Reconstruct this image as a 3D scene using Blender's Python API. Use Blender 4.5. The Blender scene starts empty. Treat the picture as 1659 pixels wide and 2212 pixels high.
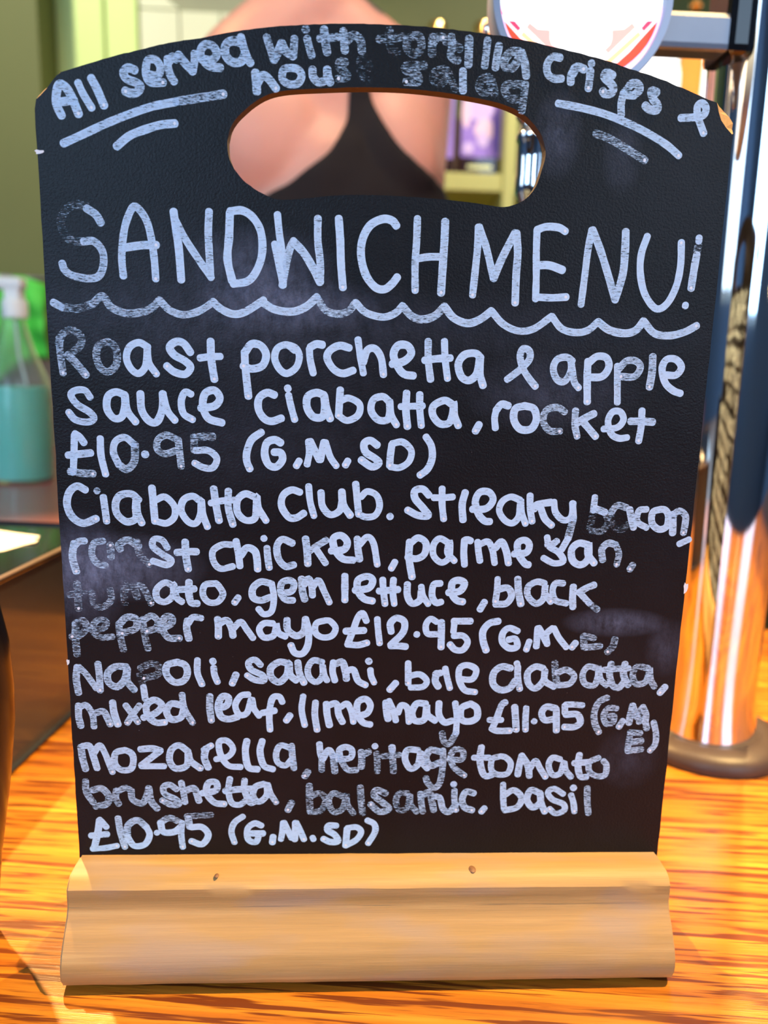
import bpy, bmesh, math, random
from mathutils import Vector, Matrix, noise
random.seed(7)
S = bpy.context.scene
COL = S.collection

# ---------------------------------------------------------------- camera
FPX = 1661.0                                   # focal length in pixels of the 1659 x 2212 frame
CAM = Vector((-.0137, -.2863, .2400))
_p, _y, _r = (math.radians(a) for a in (10.91, 2.87, 1.49))
FWD = Vector((math.sin(_y)*math.cos(_p), math.cos(_y)*math.cos(_p), -math.sin(_p)))
_right = Vector((math.cos(_y), -math.sin(_y), 0)); _up = _right.cross(FWD)
RIGHT = _right*math.cos(_r) + _up*math.sin(_r)
UP = -_right*math.sin(_r) + _up*math.cos(_r)
cd = bpy.data.cameras.new('camera'); cam = bpy.data.objects.new('camera', cd); COL.objects.link(cam)
cd.sensor_fit = 'VERTICAL'; cd.sensor_height = 36; cd.lens = 36*FPX/2212
cam.matrix_world = Matrix((( RIGHT.x, UP.x, -FWD.x, CAM.x), (RIGHT.y, UP.y, -FWD.y, CAM.y), (RIGHT.z, UP.z, -FWD.z, CAM.z), (0,0,0,1)))
cd.clip_start = .01; cd.clip_end = 50
cd.dof.use_dof = True; cd.dof.focus_distance = .288; cd.dof.aperture_fstop = 6.5
S.camera = cam
S.view_settings.view_transform = 'Standard'; S.view_settings.look = 'None'
S.view_settings.gamma = 1; S.view_settings.use_curve_mapping = False
S.view_settings.exposure = 0.0
S.cycles.transparent_max_bounces = 24

# ---------------------------------------------------------------- light
w = bpy.data.worlds.new('world'); S.world = w; w.use_nodes = True
bgn = w.node_tree.nodes['Background']; bgn.inputs[0].default_value = (.62, .72, .95, 1); bgn.inputs[1].default_value = .3

def area(name, loc, target, sx, sy, power, col, spread=180):
    l = bpy.data.lights.new(name, 'AREA'); l.shape = 'RECTANGLE'; l.size = sx; l.size_y = sy
    l.energy = power; l.color = col; l.spread = math.radians(spread)
    o = bpy.data.objects.new(name, l); COL.objects.link(o); o.location = loc
    o.rotation_euler = (Vector(target)-Vector(loc)).to_track_quat('-Z', 'Y').to_euler()
    return o
def spot(name, loc, target, power, col, angle, rad=.02, blend=.3):
    l = bpy.data.lights.new(name, 'SPOT'); l.energy = power; l.color = col; l.spot_size = math.radians(angle)
    l.spot_blend = blend; l.shadow_soft_size = rad
    o = bpy.data.objects.new(name, l); COL.objects.link(o); o.location = loc
    o.rotation_euler = (Vector(target)-Vector(loc)).to_track_quat('-Z', 'Y').to_euler()
    return o
# daylight through the two windows behind the photographer
area('daylight', (-1.25, -2.52, 1.00), (-.1, 0, .2), 1.3, 1.5, 46, (.42, .68, 1.0))
area('daylight', (1.35, -2.52, 1.00), (.1, 0, .2), 1.1, 1.5, 30, (.52, .74, 1.0))
area('daylight', (-2.36, -.55, .95), (0, -.1, .2), 1.0, 1.2, 12, (.60, .80, 1.0))
# warm spotlights in the ceiling over the bar, and unseen fill spots added
spot('ceiling_or_fill_spot', (-.61, .80, 1.62), (.02, .0, .05), 330, (1.0, .60, .22), 36, .018)
spot('ceiling_or_fill_spot', (.62, .75, 1.62), (.25, .1, .0), 260, (1.0, .64, .26), 42, .018)
spot('ceiling_or_fill_spot', (.15, .15, 1.62), (-.05, .75, .45), 55, (1.0, .70, .45), 75, .05, .6)  # fill spot added to brighten the person behind the board
spot('ceiling_or_fill_spot', (.80, -.05, 1.62), (.22, .0, .0), 330, (1.0, .66, .26), 30, .02, .5)
spot('ceiling_or_fill_spot', (.55, .62, 1.62), (.2, 1.25, .62), 60, (1.0, .88, .74), 50, .04, .6)  # added fill, lifts the bottles and shelves of the back bar
spot('ceiling_or_fill_spot', (-.9, .5, 1.62), (-.5, 1.4, .75), 85, (1.0, .92, .66), 50, .04, .6)

# ---------------------------------------------------------------- helpers
def ray(px, py): return FWD + RIGHT*((px-829.5)/FPX) - UP*((py-1106)/FPX)
def on_y(px, py, Y):                            # point of the plane y = Y that the picture shows at (px, py)
    d = ray(px, py); return CAM + d*((Y-CAM.y)/d.y)
def on_z(px, py, Z=0):
    d = ray(px, py); return CAM + d*((Z-CAM.z)/d.z)

def link(name, me, mat=None, parent=None, smooth=False):
    o = bpy.data.objects.new(name, me); COL.objects.link(o)
    if mat is not None:
        for m in (mat if isinstance(mat, (list, tuple)) else [mat]): me.materials.append(m)
    if parent: o.parent = parent
    if smooth:
        for p in me.polygons: p.use_smooth = True
    return o
def obj(name, bm, mat=None, parent=None, smooth=False):
    bmesh.ops.recalc_face_normals(bm, faces=bm.faces)
    me = bpy.data.meshes.new(name); bm.to_mesh(me); bm.free()
    return link(name, me, mat, parent, smooth)
def tag(o, label=None, cat=None, group=None, kind=None):
    if label: o['label'] = label
    if cat: o['category'] = cat
    if group: o['group'] = group
    if kind: o['kind'] = kind
    return o
def empty(name, loc=(0,0,0), label=None, cat=None, group=None, kind=None):
    o = bpy.data.objects.new(name, None); COL.objects.link(o); o.location = loc; o.empty_display_size = .02
    return tag(o, label, cat, group, kind)
def box(bm, x0, x1, y0, y1, z0, z1, mat=None, bev=0, mi=0):
    r = bmesh.ops.create_cube(bm, size=1)
    for v in r['verts']:
        v.co = Vector((x0+(v.co.x+.5)*(x1-x0), y0+(v.co.y+.5)*(y1-y0), z0+(v.co.z+.5)*(z1-z0)))
        if mat: v.co = mat @ v.co
    fs = set(f for v in r['verts'] for f in v.link_faces)
    for f in fs: f.material_index = mi
    if bev:
        es = list(set(e for v in r['verts'] for e in v.link_edges))
        bmesh.ops.bevel(bm, geom=es, offset=bev, segments=2, affect='EDGES', profile=.6)
def bx(name, x0, x1, y0, y1, z0, z1, mat, parent=None, bev=0):
    bm = bmesh.new(); box(bm, x0, x1, y0, y1, z0, z1, bev=bev); return obj(name, bm, mat, parent)
def lathe(bm, prof, cx=0, cy=0, cz=0, n=48, M=None, cap=True, mi=0):
    rings = []
    for r, z in prof:
        ring = []
        for i in range(n):
            a = 2*math.pi*i/n; v = Vector((cx+r*math.cos(a), cy+r*math.sin(a), cz+z))
            if M: v = M @ v
            ring.append(bm.verts.new(v))
        rings.append(ring)
    for a, b in zip(rings, rings[1:]):
        for i in range(n):
            f = bm.faces.new((a[i], a[(i+1)%n], b[(i+1)%n], b[i])); f.material_index = mi
    if cap:
        bm.faces.new(rings[0][::-1]).material_index = mi; bm.faces.new(rings[-1]).material_index = mi
def lath(name, prof, mat, parent=None, cx=0, cy=0, cz=0, n=48, M=None, smooth=True, cap=True):
    bm = bmesh.new(); lathe(bm, prof, cx, cy, cz, n, M, cap); o = obj(name, bm, mat, parent, smooth)
    if smooth: autosmooth(o)
    return o
def autosmooth(o, deg=35):
    me = o.data; bm = bmesh.new(); bm.from_mesh(me)
    for e in bm.edges:
        if len(e.link_faces) == 2 and e.calc_face_angle(0) > math.radians(deg): e.smooth = False
    bm.to_mesh(me); bm.free()
def tube(bm, pts, rad, n=12, mi=0):
    pts = [Vector(p) for p in pts]; rings = []
    for i, p in enumerate(pts):
        t = (pts[min(i+1, len(pts)-1)] - pts[max(i-1, 0)]).normalized()
        a = t.cross(Vector((0,0,1)) if abs(t.z) < .9 else Vector((1,0,0))).normalized(); b = t.cross(a)
        r = rad[i] if isinstance(rad, (list, tuple)) else rad
        rings.append([bm.verts.new(p + a*r*math.cos(2*math.pi*k/n) + b*r*math.sin(2*math.pi*k/n)) for k in range(n)])
    for a, b in zip(rings, rings[1:]):
        for i in range(n): bm.faces.new((a[i], a[(i+1)%n], b[(i+1)%n], b[i])).material_index = mi
    bm.faces.new(rings[0][::-1]).material_index = mi; bm.faces.new(rings[-1]).material_index = mi
def catmull(P, step):
    if len(P) == 2: 
        n = max(2, int((P[1]-P[0]).length/step)+1); return [P[0].lerp(P[1], i/(n-1)) for i in range(n)]
    out = []; Q = [P[0]*2-P[1]] + P + [P[-1]*2-P[-2]]
    for i in range(1, len(Q)-2):
        a, b, c, d = Q[i-1:i+3]; n = max(2, int((c-b).length/step)+1)
        for k in range(n):
            t = k/n
            out.append(.5*((2*b) + (c-a)*t + (2*a-5*b+4*c-d)*t*t + (3*b-a-3*c+d)*t**3))
    out.append(P[-1]); return out

# ---------------------------------------------------------------- materials
class NT:
    def __init__(s, name):
        s.m = bpy.data.materials.new(name); s.m.use_nodes = True; s.t = s.m.node_tree; s.n = s.t.nodes
        s.b = s.n['Principled BSDF']
    def add(s, typ, **kw):
        n = s.n.new(typ)
        for k, v in kw.items():
            if k.startswith('i_'):
                n.inputs[int(k[2:]) if k[2:].isdigit() else k[2:].replace('_', ' ')].default_value = v
            else: setattr(n, k, v)
        return n
    def L(s, a, b): s.t.links.new(a, b)
    def ramp(s, fac, stops):
        r = s.n.new('ShaderNodeValToRGB'); e = r.color_ramp.elements
        while len(e) < len(stops): e.new(.5)
        for x, (p, c) in zip(e, stops): x.position = p; x.color = (*c, 1) if len(c) == 3 else c
        s.L(fac, r.inputs[0]); return r.outputs[0]
    def coord(s, scale=(1,1,1), rot=(0,0,0), loc=(0,0,0)):
        tc = s.add('ShaderNodeTexCoord'); mp = s.add('ShaderNodeMapping')
        mp.inputs['Scale'].default_value = scale; mp.inputs['Rotation'].default_value = rot; mp.inputs['Location'].default_value = loc
        s.L(tc.outputs['Object'], mp.inputs[0]); return mp.outputs[0]
    def noise(s, vec, scale, detail=3, rough=.5):
        n = s.add('ShaderNodeTexNoise'); n.inputs['Scale'].default_value = scale; n.inputs['Detail'].default_value = detail
        n.inputs['Roughness'].default_value = rough; s.L(vec, n.inputs['Vector']); return n.outputs['Fac']
    def math(s, op, a, b=None, clamp=False):
        n = s.add('ShaderNodeMath', operation=op, use_clamp=clamp)
        for i, v in enumerate((a, b)):
            if v is None: continue
            if isinstance(v, (int, float)): n.inputs[i].default_value = v
            else: s.L(v, n.inputs[i])
        return n.outputs[0]
    def mix(s, fac, a, b, mode='MIX'):
        n = s.add('ShaderNodeMix', data_type='RGBA', blend_type=mode)
        for i, v in ((0, fac), (6, a), (7, b)):
            if isinstance(v, (int, float)): n.inputs[i].default_value = v
            elif isinstance(v, tuple): n.inputs[i].default_value = (*v, 1)
            else: s.L(v, n.inputs[i])
        return n.outputs[2]
    def bump(s, h, strength=.3, dist=.001):
        n = s.add('ShaderNodeBump'); n.inputs['Strength'].default_value = strength; n.inputs['Distance'].default_value = dist
        s.L(h, n.inputs['Height']); s.L(n.outputs[0], s.b.inputs['Normal'])
def plain(name, col, rough=.5, metal=0, var=.08, scale=30, trans=0, ior=1.45, bump=0, coat=0, emit=None, es=0, sss=0):
    t = NT(name); v = t.coord(); f = t.noise(v, scale, 4)
    a = tuple(max(0, c*(1-var)) for c in col); b = tuple(min(1, c*(1+var)) for c in col)
    t.L(t.mix(f, a, b), t.b.inputs['Base Color'])
    t.b.inputs['Roughness'].default_value = rough; t.b.inputs['Metallic'].default_value = metal
    t.b.inputs['Transmission Weight'].default_value = trans; t.b.inputs['IOR'].default_value = ior
    t.b.inputs['Coat Weight'].default_value = coat
    if sss: t.b.inputs['Subsurface Weight'].default_value = sss; t.b.inputs['Subsurface Scale'].default_value = .01
    if bump: t.bump(t.noise(v, scale*8, 3), bump, .0005)
    if emit: t.b.inputs['Emission Color'].default_value = (*emit, 1); t.b.inputs['Emission Strength'].default_value = es
    return t.m

def wood_counter():
    t = NT('oiled_oak'); v = t.coord((1, 1, 1), (0, 0, math.radians(6)))
    mp = t.add('ShaderNodeMapping'); mp.inputs['Scale'].default_value = (3.2, 85, 85); t.L(v, mp.inputs[0]); g = mp.outputs[0]
    n1 = t.noise(g, 1.0, 5, .65)
    mp2 = t.add('ShaderNodeMapping'); mp2.inputs['Scale'].default_value = (26, 900, 900); t.L(v, mp2.inputs[0])
    n2 = t.noise(mp2.outputs[0], 1.0, 4, .7)
    mp3 = t.add('ShaderNodeMapping'); mp3.inputs['Scale'].default_value = (13, 300, 300); mp3.inputs['Location'].default_value = (3.3, 1, 0); t.L(v, mp3.inputs[0])
    n3 = t.noise(mp3.outputs[0], 1.0, 3, .6)
    base = t.ramp(n1, [(.34, (.27, .075, .006)), (.5, (.45, .155, .012)), (.68, (.60, .255, .026))])
    streak = t.ramp(n3, [(.51, (0,0,0)), (.58, (1,1,1))])
    base2 = t.mix(streak, base, (.13, .028, .004))
    pores = t.ramp(n2, [(.56, (0,0,0)), (.70, (1,1,1))])
    c = t.mix(t.math('MULTIPLY', pores, .75), base2, (.09, .02, .004))
    t.L(c, t.b.inputs['Base Color']); t.b.inputs['Roughness'].default_value = .30
    t.b.inputs['Coat Weight'].default_value = .35; t.b.inputs['Coat Roughness'].default_value = .22
    t.bump(t.math('ADD', n2, n3), .25, .0004); return t.m
def pine():
    t = NT('raw_pine'); v = t.coord((1, 1, 1), (0, 0, 0))
    mp = t.add('ShaderNodeMapping'); mp.inputs['Scale'].default_value = (7, 230, 230); t.L(v, mp.inputs[0])
    n1 = t.noise(mp.outputs[0], 1, 5, .6)
    mp2 = t.add('ShaderNodeMapping'); mp2.inputs['Scale'].default_value = (40, 1300, 1300); t.L(v, mp2.inputs[0])
    n2 = t.noise(mp2.outputs[0], 1, 4, .7)
    c = t.ramp(n1, [(.3, (.34, .20, .066)), (.55, (.42, .25, .092)), (.75, (.52, .335, .135))])
    c = t.mix(t.math('MULTIPLY', t.ramp(n2, [(.5, (0,0,0)), (.75, (1,1,1))]), .35), c, (.30, .19, .09))
    # grubby handling marks with shapes of their own
    n3 = t.noise(t.coord((18, 60, 60)), 1, 2, .5)
    c = t.mix(t.math('MULTIPLY', t.ramp(n3, [(.52, (0,0,0)), (.68, (1,1,1))]), .55), c, (.33, .245, .20))
    t.L(c, t.b.inputs['Base Color']); t.b.inputs['Roughness'].default_value = .55
    t.bump(t.math('ADD', n2, n1), .3, .0003); return t.m
def slate():
    t = NT('black_laminate'); v = t.coord()
    n1 = t.noise(v, 22, 5, .6); n2 = t.noise(t.coord((60, 60, 220)), 1, 4, .7)
    # wiped-off pen haze: soft patches with a place of their own
    haze = None
    for (px, py, rx, rz, s) in ((250, 1225, .022, .009, .50), (175, 1240, .012, .016, .35), (560, 580, .018, .010, .28), (615, 655, .022, .007, .34), (1330, 1345, .014, .004, .42), (1205, 290, .006, .010, .22), (1345, 330, .005, .010, .14), (700, 700, .10, .009, .07), (300, 640, .05, .02, .05), (1355, 1640, .009, .009, .12), (1440, 1400, .006, .008, .2), (560, 960, .05, .012, .05), (1190, 850, .022, .010, .16), (600, 760, .05, .02, .05)):
        p = on_y(px, py, 0); tc = t.add('ShaderNodeTexCoord'); mp = t.add('ShaderNodeMapping', vector_type='TEXTURE')
        mp.inputs['Location'].default_value = p; mp.inputs['Scale'].default_value = (rx*1.6, 1, rz*1.6); t.L(tc.outputs['Object'], mp.inputs[0])
        gr = t.add('ShaderNodeTexGradient', gradient_type='SPHERICAL'); t.L(mp.outputs[0], gr.inputs[0])
        h = t.math('MULTIPLY', gr.outputs['Fac'], s); haze = h if haze is None else t.math('ADD', haze, h)
    n4 = t.noise(t.coord((1.6, 1, 1)), 110, 5, .75)
    mask = t.math('MULTIPLY', haze, t.ramp(n4, [(.30, (.1,.1,.1)), (.72, (1,1,1))]), True)
    dust = t.math('MULTIPLY', t.ramp(n1, [(.45, (0,0,0)), (.8, (1,1,1))]), .012)
    f = t.math('ADD', mask, dust, True)
    c = t.mix(f, (.0060, .0052, .0068), (.34, .40, .60))
    specks = t.ramp(t.noise(v, 900, 2, .6), [(.755, (0,0,0)), (.79, (1,1,1))])
    c = t.mix(t.math('MULTIPLY', specks, .35), c, (.55, .55, .6))
    t.L(c, t.b.inputs['Base Color']); t.b.inputs['Roughness'].default_value = .36
    t.b.inputs['Specular IOR Level'].default_value = .19
    t.bump(t.noise(v, 1100, 3, .6), .6, .0003); return t.m
def ink():
    t = NT('white_chalk_pen'); v = t.coord()
    at = t.add('ShaderNodeAttribute', attribute_name='wear'); ac = t.add('ShaderNodeAttribute', attribute_name='across')
    wr = at.outputs['Fac']; across = ac.outputs['Fac']
    n = t.noise(t.coord((420, 420, 2100)), 1, 4, .75)         # rubbed off in fine horizontal streaks
    nb = t.noise(v, 150, 3, .6)
    k = t.math('ADD', t.math('MULTIPLY', n, .8), t.math('MULTIPLY', nb, .2))
    thr = t.math('ADD', t.math('MULTIPLY', wr, .25), .335)
    a = t.math('MULTIPLY', t.math('SUBTRACT', k, thr), 9, True)
    fine = t.math('MULTIPLY', t.math('SUBTRACT', t.noise(t.coord((900, 900, 5200)), 1, 2, .6), .52), t.math('MULTIPLY', t.math('MULTIPLY', t.math('SUBTRACT', wr, .07), 2.6, True), 3.4))
    # thin, milky body with a heavier rim where the pen pooled
    edge = t.math('POWER', t.math('ABSOLUTE', across), 3)
    body = t.math('ADD', t.math('MULTIPLY', edge, .16), t.math('SUBTRACT', .97, t.math('MULTIPLY', wr, .62)), True)
    streak = t.math('MULTIPLY', t.math('SUBTRACT', t.noise(t.coord((500, 500, 700)), 1, 3, .6), .5), .45)
    al = t.math('MULTIPLY', a, t.math('ADD', t.math('ADD', body, streak), fine, True), True)
    t.L(t.mix(nb, (.52, .74, 1.0), (.62, .82, 1.0)), t.b.inputs['Base Color'])
    t.L(al, t.b.inputs['Alpha']); t.b.inputs['Roughness'].default_value = .6
    t.b.inputs['Specular IOR Level'].default_value = .2
    return t.m
M = dict(
 oak=wood_counter(), pine=pine(), slate=slate(), ink=ink(),
 blot=plain('pen_blot', (.86, .90, .98), .5, var=.03),
 mdf=plain('bare_mdf', (.50, .30, .13), .85, var=.25, scale=900, bump=.6),
 mdf_dark=plain('sealed_mdf_edge', (.055, .036, .030), .7, var=.25, scale=400, bump=.3),
 knot=plain('wood_knot', (.22, .11, .06), .6, var=.5, scale=700),
 chrome=plain('polished_chrome', (.82, .83, .85), .045, 1, .02),
 steel=plain('brushed_steel', (.20, .22, .27), .42, 1, .10, 60),
 rubber=plain('dark_rubber', (.055, .036, .034), .42, var=.15, scale=90, bump=.15),
 vase=plain('black_glaze', (.004, .004, .006), .22, var=.3, ior=1.2),
 gloss=plain('black_gloss', (.006, .007, .009), .12, var=.3),
 till=plain('black_powder_coat', (.020, .022, .028), .30, var=.15, scale=200, coat=.5, bump=.15),
 lip=plain('till_edge_trim', (.50, .42, .36), .35, .3),
 paper=plain('receipt_paper', (.92, .88, .78), .7, var=.03),
 olive=plain('olive_wall_paint', (.105, .115, .030), .65, var=.12, scale=3),
 lime=plain('pale_green_panel', (.60, .74, .26), .5, var=.05, scale=2),  # paler green than the olive wall
 limed=plain('shelf_green_paint', (.52, .53, .17), .5, var=.08, scale=12),
 tile=plain('cream_glazed_tile', (.72, .72, .52), .2, var=.04, scale=6, coat=.3),
 grout=plain('tile_grout', (.30, .30, .20), .8),
 dado=plain('brown_panel', (.16, .10, .06), .5, var=.2, scale=6),
 maho=plain('mahogany', (.24, .075, .080), .34, var=.28, scale=18, coat=.4),
 floor=plain('dark_floor_boards', (.16, .085, .05), .5, var=.25, scale=5),
 plaster=plain('ceiling_plaster', (.62, .60, .50), .8, var=.04, scale=4),
 roomwall=plain('room_wall_paint', (.14, .21, .33), .8, var=.06, scale=3),
 shelf_brown=plain('shelf_inside_stain', (.075, .040, .028), .6, var=.2, scale=12),  # dark brown of the shelf back and drawer fronts
 skin=plain('skin', (.80, .40, .29), .5, var=.05, scale=9, sss=.15),
 hair=plain('brown_hair', (.16, .07, .03), .5, var=.3, scale=120),
 blackcloth=plain('black_jersey', (.010, .007, .008), .85, var=.2, scale=200),
 denim=plain('dark_denim', (.03, .04, .07), .9, var=.3, scale=300),
 lips=plain('lip_skin', (.5, .14, .12), .4), eye=plain('eye_white', (.8, .78, .75), .2), iris=plain('eye_iris', (.06, .03, .02), .2),
 gold=plain('gold_stopper', (.95, .66, .22), .22, 1, .05),
 darkglass=plain('dark_bottle_glass', (.03, .012, .012), .08, var=.2, coat=.5),
 amber=plain('amber_spirit_glass', (.85, .30, .05), .06, var=.1, trans=.85, emit=(1, .35, .08), es=.0),
 glass=plain('clear_glass', (.95, .97, .96), .03, var=.01, trans=1),
 plastic=plain('clear_bottle_plastic', (.93, .97, .95), .12, var=.01, trans=.95, ior=1.25),
 liquid=plain('turquoise_cleaning_liquid', (.14, .80, .66), .35, var=.04, trans=.1),
 nozzle=plain('frosted_white_plastic', (.75, .82, .80), .35, var=.03),
 greencloth=plain('bright_green_cloth', (.06, .48, .05), .7, var=.25, scale=14, bump=.3),
 white=plain('white_label_paper', (.9, .9, .9), .5, var=.02),
 tealp=plain('teal_label_paper', (.25, .6, .8), .5),
 rim=plain('lens_rim_grey', (.27, .34, .48), .35, .3, .04),
 wframe=plain('white_window_paint', (.7, .7, .66), .5),
 bulb=plain('lit_bulb', (1, .8, .5), .5, emit=(1, .70, .38), es=60),
 blackmetal=plain('black_lamp_metal', (.02, .02, .02), .4),
)
def glow(name, col, es):                         # faces that are lit from behind: the lens badge and the lit back-bar panel
    return plain(name, tuple(min(1, c) for c in col), .4, var=.0, emit=col, es=es)
M['lens'] = glow('backlit_lens_face', (1.0, .985, .95), 1.15)
M['lred'] = glow('lens_print_red', (1.0, .055, .020), .95)
M['lcrim'] = glow('lens_print_crimson', (.92, .04, .12), .85)
M['lpink'] = glow('lens_print_pink', (1.0, .36, .33), 1.0)
M['lorange'] = glow('lens_print_orange', (1.0, .50, .26), 1.0)
M['lpurp'] = glow('lens_print_edge', (.95, .62, 1.0), 1.0)
M['lfaint'] = glow('lens_print_faint', (.90, .80, .66), .95)
M['litpanel'] = glow('lit_panel', (1.0, .97, .93), 2.2)
M['spurple'] = plain('label_purple', (.34, .22, .75), .5, var=.35, scale=40)
M['slilac'] = plain('label_lilac', (.66, .52, .90), .5, var=.12, scale=60)
M['sblue'] = plain('label_blue', (.10, .07, .42), .5, var=.3, scale=60)
M['spink'] = plain('label_pink', (.85, .62, .80), .5, var=.12, scale=60)

# ================================================================ STRUCTURE
def st(o): o['kind'] = 'structure'; return o
ZF = -.92
st(bx('floor', -2.4, 2.4, -2.7, 1.5, ZF-.05, ZF, M['floor']))
st(bx('ceiling', -2.4, 2.4, -2.7, 1.5, 1.70, 1.75, M['plaster']))
bm = bmesh.new()
for y0, y1, z0, z1 in ((-2.7, -1.05, ZF, 1.7), (-.05, 1.5, ZF, 1.7), (-1.05, -.05, ZF, .35), (-1.05, -.05, 1.55, 1.7)): box(bm, -2.45, -2.4, y0, y1, z0, z1)
st(obj('wall_left', bm, M['roomwall']))
r = empty('window_3', (-2.425, -.55, .35)); r['kind'] = 'structure'
for nm, a in (('window_frame', (-.02, .02, -.5, .5, 0, .05)), ('window_frame', (-.02, .02, -.5, .5, 1.15, 1.20)), ('window_frame', (-.02, .02, -.5, -.45, .05, 1.15)), ('window_frame', (-.02, .02, .45, .5, .05, 1.15)), ('glazing_bar', (-.015, .015, -.02, .02, .05, 1.15))):
    bx(nm, *a, M['wframe'], r)
st(bx('wall_right', 2.4, 2.45, -2.7, 1.5, ZF, 1.70, M['roomwall']))
st(bx('wall_back', -2.4, 2.4, 1.42, 1.5, ZF, 1.70, M['olive']))
# wall with two windows behind the photographer
bm = bmesh.new()
for x0, x1, z0, z1 in ((-2.4, -1.9, ZF, 1.7), (-.6, .8, ZF, 1.7), (1.9, 2.4, ZF, 1.7), (-1.9, -.6, ZF, .25), (.8, 1.9, ZF, .25), (-1.9, -.6, 1.69, 1.7), (.8, 1.9, 1.69, 1.7)):
    box(bm, x0, x1, -2.7, -2.6, z0, z1)
st(obj('wall_front', bm, M['roomwall']))
for i, (x0, x1) in enumerate(((-1.9, -.6), (.8, 1.9))):
    r = empty('window_%d' % (i+1), ((x0+x1)/2, -2.65, .25)); r['kind'] = 'structure'
    for nm, a in (('window_frame', (-(x1-x0)/2, (x1-x0)/2, -.03, .03, 0, .05)), ('window_frame', (-(x1-x0)/2, (x1-x0)/2, -.03, .03, 1.39, 1.44)),
                  ('window_frame', (-(x1-x0)/2, -(x1-x0)/2+.05, -.03, .03, .05, 1.39)), ('window_frame', ((x1-x0)/2-.05, (x1-x0)/2, -.03, .03, .05, 1.39)),
                  ('glazing_bar', (-.02, .02, -.02, .02, .05, 1.39))):
        bx(nm, *a, M['wframe'], r)
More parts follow.
